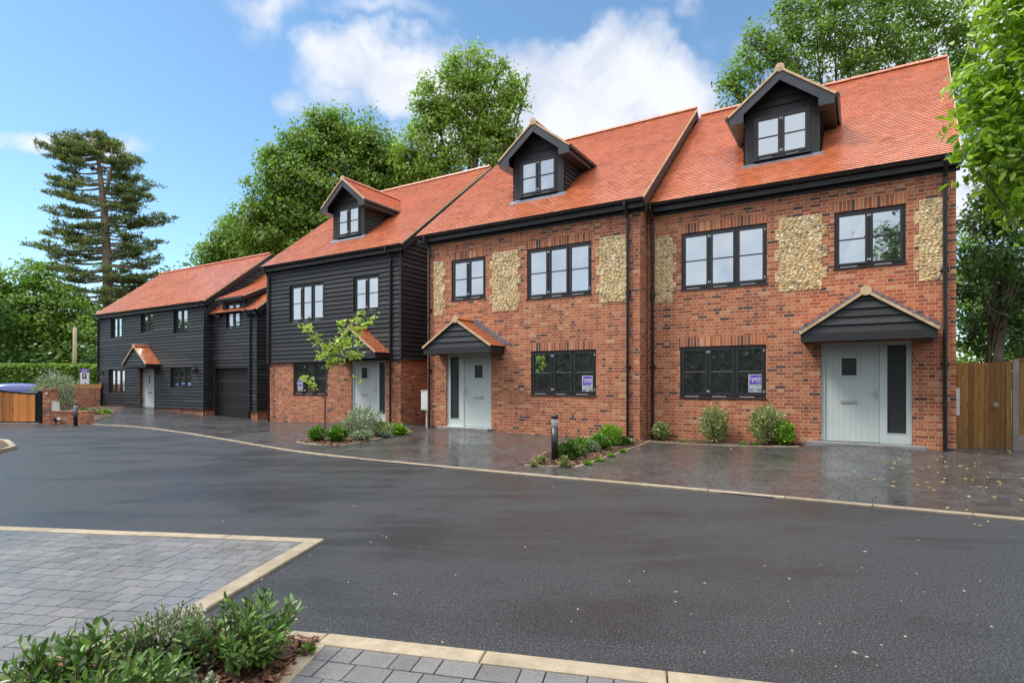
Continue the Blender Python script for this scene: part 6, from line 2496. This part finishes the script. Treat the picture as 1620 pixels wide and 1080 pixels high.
for (py, eL, eR, nb) in lev:
    st0 = Vector((at(ax_x(py + 6), 606, Zp_).x - pbp.x, 0, pz(py + 9)))
    ph0 = rnd.uniform(0, 6.28)
    for b_ in range(nb):
        ph = (0.0, math.pi)[b_] + rnd.uniform(-0.25, 0.25) if b_ < 2 else ph0 + b_ * 6.28 / nb + rnd.uniform(-0.3, 0.3)
        cx_ = math.cos(ph)
        ext = (eR if cx_ > 0 else eL) * (rnd.uniform(0.84, 1.05) if b_ < 2 else rnd.uniform(0.5, 0.95)) * sc_
        if b_ >= 2:
            ext = max(ext, 0.4 * (eL + eR) / 2 * sc_)
        dx, dy = math.cos(ph), math.sin(ph)
        rise = rnd.uniform(-0.02, 0.10) * ext
        st = st0 + Vector((0, 0, rnd.uniform(-0.4, 0.4)))
        pth = []
        for i in range(6):
            f = i / 5
            q_ = st + Vector((dx * ext * f, 0.75 * dy * ext * f, rise * f - 0.07 * ext * math.sin(f * math.pi) + 0.04 * ext * f * f + rnd.uniform(-0.1, 0.1) * f))
            q_.z = 1.4 + (q_.z - 1.4) * (Zp_ + q_.y) / Zp_
            pth.append(q_)
        r_ = 0.05 + 0.012 * ext
        a.tube(pth, [r_, r_ * 0.8, r_ * 0.65, r_ * 0.45, r_ * 0.3, r_ * 0.12], 6, False)
        lo = 0.38 if py > 380 else 0.48
        npd = int(4 + ext * (2.7 if b_ < 2 else 1.5))
        for k_ in range(npd):
            f = rnd.uniform(lo, 1.0)
            i = min(4, int(f * 5))
            c_ = pth[i].lerp(pth[i + 1], f * 5 - i)
            off = rnd.gauss(0, 0.11 * ext * (1.1 - f) + 0.18)
            CC.append((c_.x - dy * off + rnd.gauss(0, 0.15), c_.y + dx * off, c_.z + rnd.gauss(0.08, 0.07)))
            if abs(off) > 0.4:
                a.tube([c_, Vector(CC[-1])], [0.03, 0.012], 4, False)
            for _ in range(2):
                CC.append((CC[-1][0] + rnd.gauss(0, 0.22), CC[-1][1] + rnd.gauss(0, 0.22), CC[-1][2] + rnd.gauss(0.02, 0.08)))
a.build('trunk', M['bark_pale'], pine, True)
C = np.array(CC)
N = len(C) * 15
P0 = np.repeat(C, 15, axis=0) + rsn.normal(size=(N, 3)) * np.array([0.13, 0.13, 0.06])
d = unit(rsn.normal(size=(N, 3)) * np.array([1, 1, 0.5]) + np.array([0, 0, 0.75]))
s_ = rsn.uniform(0.18, 0.38, N)
nr = rsn.normal(size=(N, 3)) * 0.7 + np.array([0, -0.3, 0.9])
nr = unit(nr - d * np.sum(nr * d, axis=1, keepdims=True))
v, per, idx = kites(P0 + d * s_[:, None] * 0.4, d, np.cross(nr, d), s_, 0.13)
np_mesh('crown', v, per, idx, M['needle'], pine)

# ---- right edge: ivy clad tree behind the fence, overhanging laurel in front
Zi = 17.5


def ivy(t_, pts):
    rn = random.Random(5)
    for k_ in range(16):
        an = rn.uniform(0, 6.28)
        pp = []
        for i in range(7):
            f = i / 6
            b_ = pts[0].lerp(pts[-1], f * 0.8)
            pp.append(b_ + Vector((math.cos(an + f * 1.5) * (0.22 - 0.08 * f), math.sin(an + f * 1.5) * (0.22 - 0.08 * f), 0)))
        t_.tube(pp, 0.035, 5, False)
    for k_ in range(9):
        an = rn.uniform(2.2, 4.4)
        s_ = pts[0].lerp(pts[-1], rn.uniform(0.1, 0.3))
        t_.tube([s_, s_ + Vector((math.cos(an) * 0.8, -0.3, -0.2)), s_ + Vector((math.cos(an) * 1.4, -0.4, -0.8))], [0.05, 0.035, 0.015], 5, False)


L = [(1565, 345, 40), (1610, 330, 60), (1640, 420, 60), (1550, 420, 34, 0.5), (1600, 460, 40, 1.0), (1580, 400, 50, -0.5), (1620, 250, 60), (1575, 300, 36), (1535, 395, 22), (1532, 470, 26), (1630, 540, 40), (1530, 540, 28, 1), (1600, 540, 36, 1.5), (1580, 190, 30), (1570, 500, 34, 1), (1620, 480, 50), (1535, 350, 16)]
tree('ivy_tree', 'dark ivy clad tree behind the fence at the right edge', 'tree', (at(1556, 606, Zi).x, Zi, 0), at(1600, 330, Zi), 0.14, lobes_px(L, Zi, 0.7), 60, 34, 0.20, 0.13, 'leaf_dark', 18, extra=ivy, group='trees at the right edge')
L = [(1540, 380, 36), (1560, 430, 40), (1530, 450, 30), (1600, 480, 60), (1545, 500, 36), (1540, 560, 36), (1590, 560, 40), (1660, 480, 70), (1520, 500, 40), (1520, 420, 30), (1620, 560, 50), (1580, 520, 50), (1525, 590, 40), (1570, 600, 40)]
tree('hedgerow_tree', 'lighter green tree seen through the ivy clad one beyond the fence', 'tree', (at(1560, 606, 27).x, 27, 0), at(1580, 470, 27), 0.2, lobes_px(L, 27, 0.6), 36, 30, 0.28, 0.18, 'leaf_mid', 19, group='trees at the right edge')

# laurel branches reaching in from the right, standing on its own stem outside the picture
Zl = 7.2
L = [(1590, 40, 40), (1625, 110, 50), (1578, 95, 32), (1556, 140, 30), (1545, 185, 28), (1590, 170, 44), (1530, 222, 17), (1560, 225, 34), (1610, 230, 44), (1575, 268, 30), (1625, 290, 40), (1640, 30, 60), (1650, 180, 56), (1548, 262, 20), (1605, 0, 40), (1518, 236, 8), (1595, 305, 24), (1660, 330, 50), (1562, 70, 16)]
lob = lobes_px(L, Zl, 0.9)
tree('laurel_tree', 'bright glossy leaved laurel overhanging the top right corner', 'tree', (8.9, 7.0, 0), (8.3, 7.1, 4.6), 0.11, lob, 120, 26, 0.14, 0.13, 'leaf_laurel', 20, w_=0.2, fold=0.05, limb=0.14, group='trees at the right edge', fork=0.5, flat=0.7)

# ---- fallen leaves
rnd = random.Random(77)
vs_l, n_l = [], 0
P, Tt, Nn, Ss = [], [], [], []
while n_l < 620:
    if rnd.random() < 0.84:
        x = rnd.gauss(7.0, 1.7)
        y = rnd.uniform(4.0, 12.4)
        if not (poly_in(x, y, [(4.2, 4.2), (11, 2.8), (12, 12.2), (9.4, 12.3), (7.6, 10.9), (4.6, 8.5)]) or rnd.random() < 0.10):
            continue
    else:
        x, y = rnd.uniform(-14, 9), rnd.uniform(3.2, 18)
    u_, v_ = uv_of(x, y)
    if v_ > 13.0 and u_ < 1.9:
        continue
    onp = in_drive(x, y)
    z = (gh(x, y) + 0.019) if onp else 0.007
    an = rnd.uniform(0, 6.28)
    P.append((x, y, z + 0.006)); Tt.append((math.cos(an), math.sin(an), rnd.uniform(-0.1, 0.2)))
    Nn.append((rnd.gauss(0, 0.25), rnd.gauss(0, 0.25), 1)); Ss.append(rnd.uniform(0.025, 0.075) * (1.0 if x > 4 else 0.5))
    n_l += 1
P, Tt, Nn, Ss = np.array(P), unit(np.array(Tt)), np.array(Nn), np.array(Ss)
Nn = unit(Nn - Tt * np.sum(Nn * Tt, axis=1, keepdims=True))
v, per, idx = kites(P, Tt, np.cross(Nn, Tt), Ss, 0.17, 0.06)
tag(np_mesh('fallen_leaves', v, per, idx, M['fallen'], None), kind='stuff')

# ---- grit and crumbs on the asphalt
rnd = random.Random(99)
a = MB()
k_ = 0
while k_ < 110:
    y = 2.8 + 9.0 * rnd.random() ** 1.6
    x = rnd.uniform(-0.95, 0.95) * y
    u_, v_ = uv_of(x, y)
    if v_ > 7.3 or poly_in(x, y, patch1) or poly_in(x, y, patch2) or poly_in(x, y, bed_front):
        continue
    k_ += 1
    r_ = rnd.uniform(0.003, 0.009)
    an = rnd.uniform(0, 6.28)
    L__, B__ = r_ * rnd.uniform(1, 2.4), r_
    dx, dy = math.cos(an), math.sin(an)
    a.add([(x - dx * L__, y - dy * L__, 0.001), (x + dy * B__, y - dx * B__, 0.001), (x + dx * L__, y + dy * L__, 0.001), (x - dy * B__, y + dx * B__, 0.001), (x, y, r_ * 0.9)], [(0, 1, 4), (1, 2, 4), (2, 3, 4), (3, 0, 4)])
tag(a.build('road_grit', M['grit']), kind='stuff')

# ---- what the windows look back at: an added dark hedge, a house and trees round the viewer
def big_hedge(label, pts, hgt, seed, n):
    rs = np.random.RandomState(seed)
    b0 = Vector((pts[0][0], pts[0][1], 0))
    ho_ = empty('added_hedge', b0)
    tag(ho_, label, 'hedge')
    PP = [Vector((p[0], p[1], 0)) for p in pts]
    Ls_ = [(b - a_).length for a_, b in zip(PP[:-1], PP[1:])]
    out, nn = [], []
    core = MB()
    for (a_, b), L__ in zip(zip(PP[:-1], PP[1:]), Ls_):
        k_ = int(n * L__ / sum(Ls_))
        f = rs.uniform(0, 1, k_)
        dr = (b - a_) / L__
        side = np.array([-dr.y, dr.x, 0.0])
        w0 = rs.normal(0, 0.35, k_)
        pz_ = rs.uniform(0, 1, k_) ** 0.8 * (hgt + 0.5 * np.sin(f * L__ * 0.9) + rs.normal(0, 0.15, k_))
        out.append(np.array(a_)[None, :] + np.array(b - a_)[None, :] * f[:, None] + side * w0[:, None] + np.stack([0 * f, 0 * f, pz_], axis=1))
        hv = Vector((0, 0, hgt / 2 - 0.4))
        core.beam(a_ - b0 + Vector((0, 0, hgt / 2 - 0.4)), b - b0 + Vector((0, 0, hgt / 2 - 0.4)), Vector(side) * 0.2, hv)
    P_ = np.concatenate(out) - np.array(b0)
    nr_ = unit(rs.normal(size=P_.shape))
    t2 = rs.normal(size=P_.shape)
    t2 = unit(t2 - nr_ * np.sum(t2 * nr_, axis=1, keepdims=True))
    v_, per_, idx_ = kites(P_, t2, np.cross(nr_, t2), 0.45 * rs.uniform(0.6, 1.3, len(P_)), 0.34)
    np_mesh('foliage', v_, per_, idx_, M['leaf_dark'], ho_)
    core.build('branches', M['bark'], ho_)


big_hedge('added unseen dark hedge behind the viewer, darkening the lower window reflections', [(-37, 32), (-36, 0), (-27, -19), (12, -24), (30, -12)], 6.4, 61, 30000)
ob_ = empty('opposite_house', (-3.5, -15.5, 0), R(-31.3))
tag(ob_, 'brick house with red tiled roof across the road behind the viewer', 'house')
a = MB()
a.box(-6.5, 4.5, 0, -7, -0.1, 5.6)
for xx in (-6.5, 4.5):
    a.add([(xx, 0, 5.6), (xx, -7, 5.6), (xx, -3.5, 9.4)], [(0, 1, 2)])
a.build('wall', M['brick'], ob_)
a = MB()
a.slab((-6.8, 0.3, 5.55), (4.8, 0.3, 5.55), (4.8, -3.5, 9.6), (-6.8, -3.5, 9.6), (0, 0.67, 0.74), 0.08)
a.slab((-6.8, -7.3, 5.55), (-6.8, -3.5, 9.6), (4.8, -3.5, 9.6), (4.8, -7.3, 5.55), (0, -0.67, 0.74), 0.08)
a.build('roof', M['ridge'], ob_)
for xx in (-4.5, 1.0):
    for zz in (0.9, 3.3):
        a = MB()
        a.box(xx, xx + 1.7, 0.004, 0.05, zz, zz + 1.2)
        a.build('window', M['black'], ob_)
for i, (x, y, r_, hh, lab) in enumerate([(-4.1, -12.0, 2.2, 13.0, 'tall dark tree in front of the house behind the viewer'), (16, -12, 3.6, 9.5, 'broad dark tree right of the house behind the viewer')]):
    lb_ = [(Vector((x, y, hh * 0.62)), r_, r_, hh * 0.36), (Vector((x + 1.5, y, hh * 0.4)), r_ * 1.1, r_, hh * 0.3), (Vector((x - 1.5, y + 0.5, hh * 0.4)), r_ * 1.1, r_, hh * 0.3)]
    tree('broadleaf_tree', lab, 'tree', (x, y, 0), (x, y, hh * 0.7), 0.25, lb_, 26, 26, 0.36, 0.3, 'leaf_dark', 80 + i)
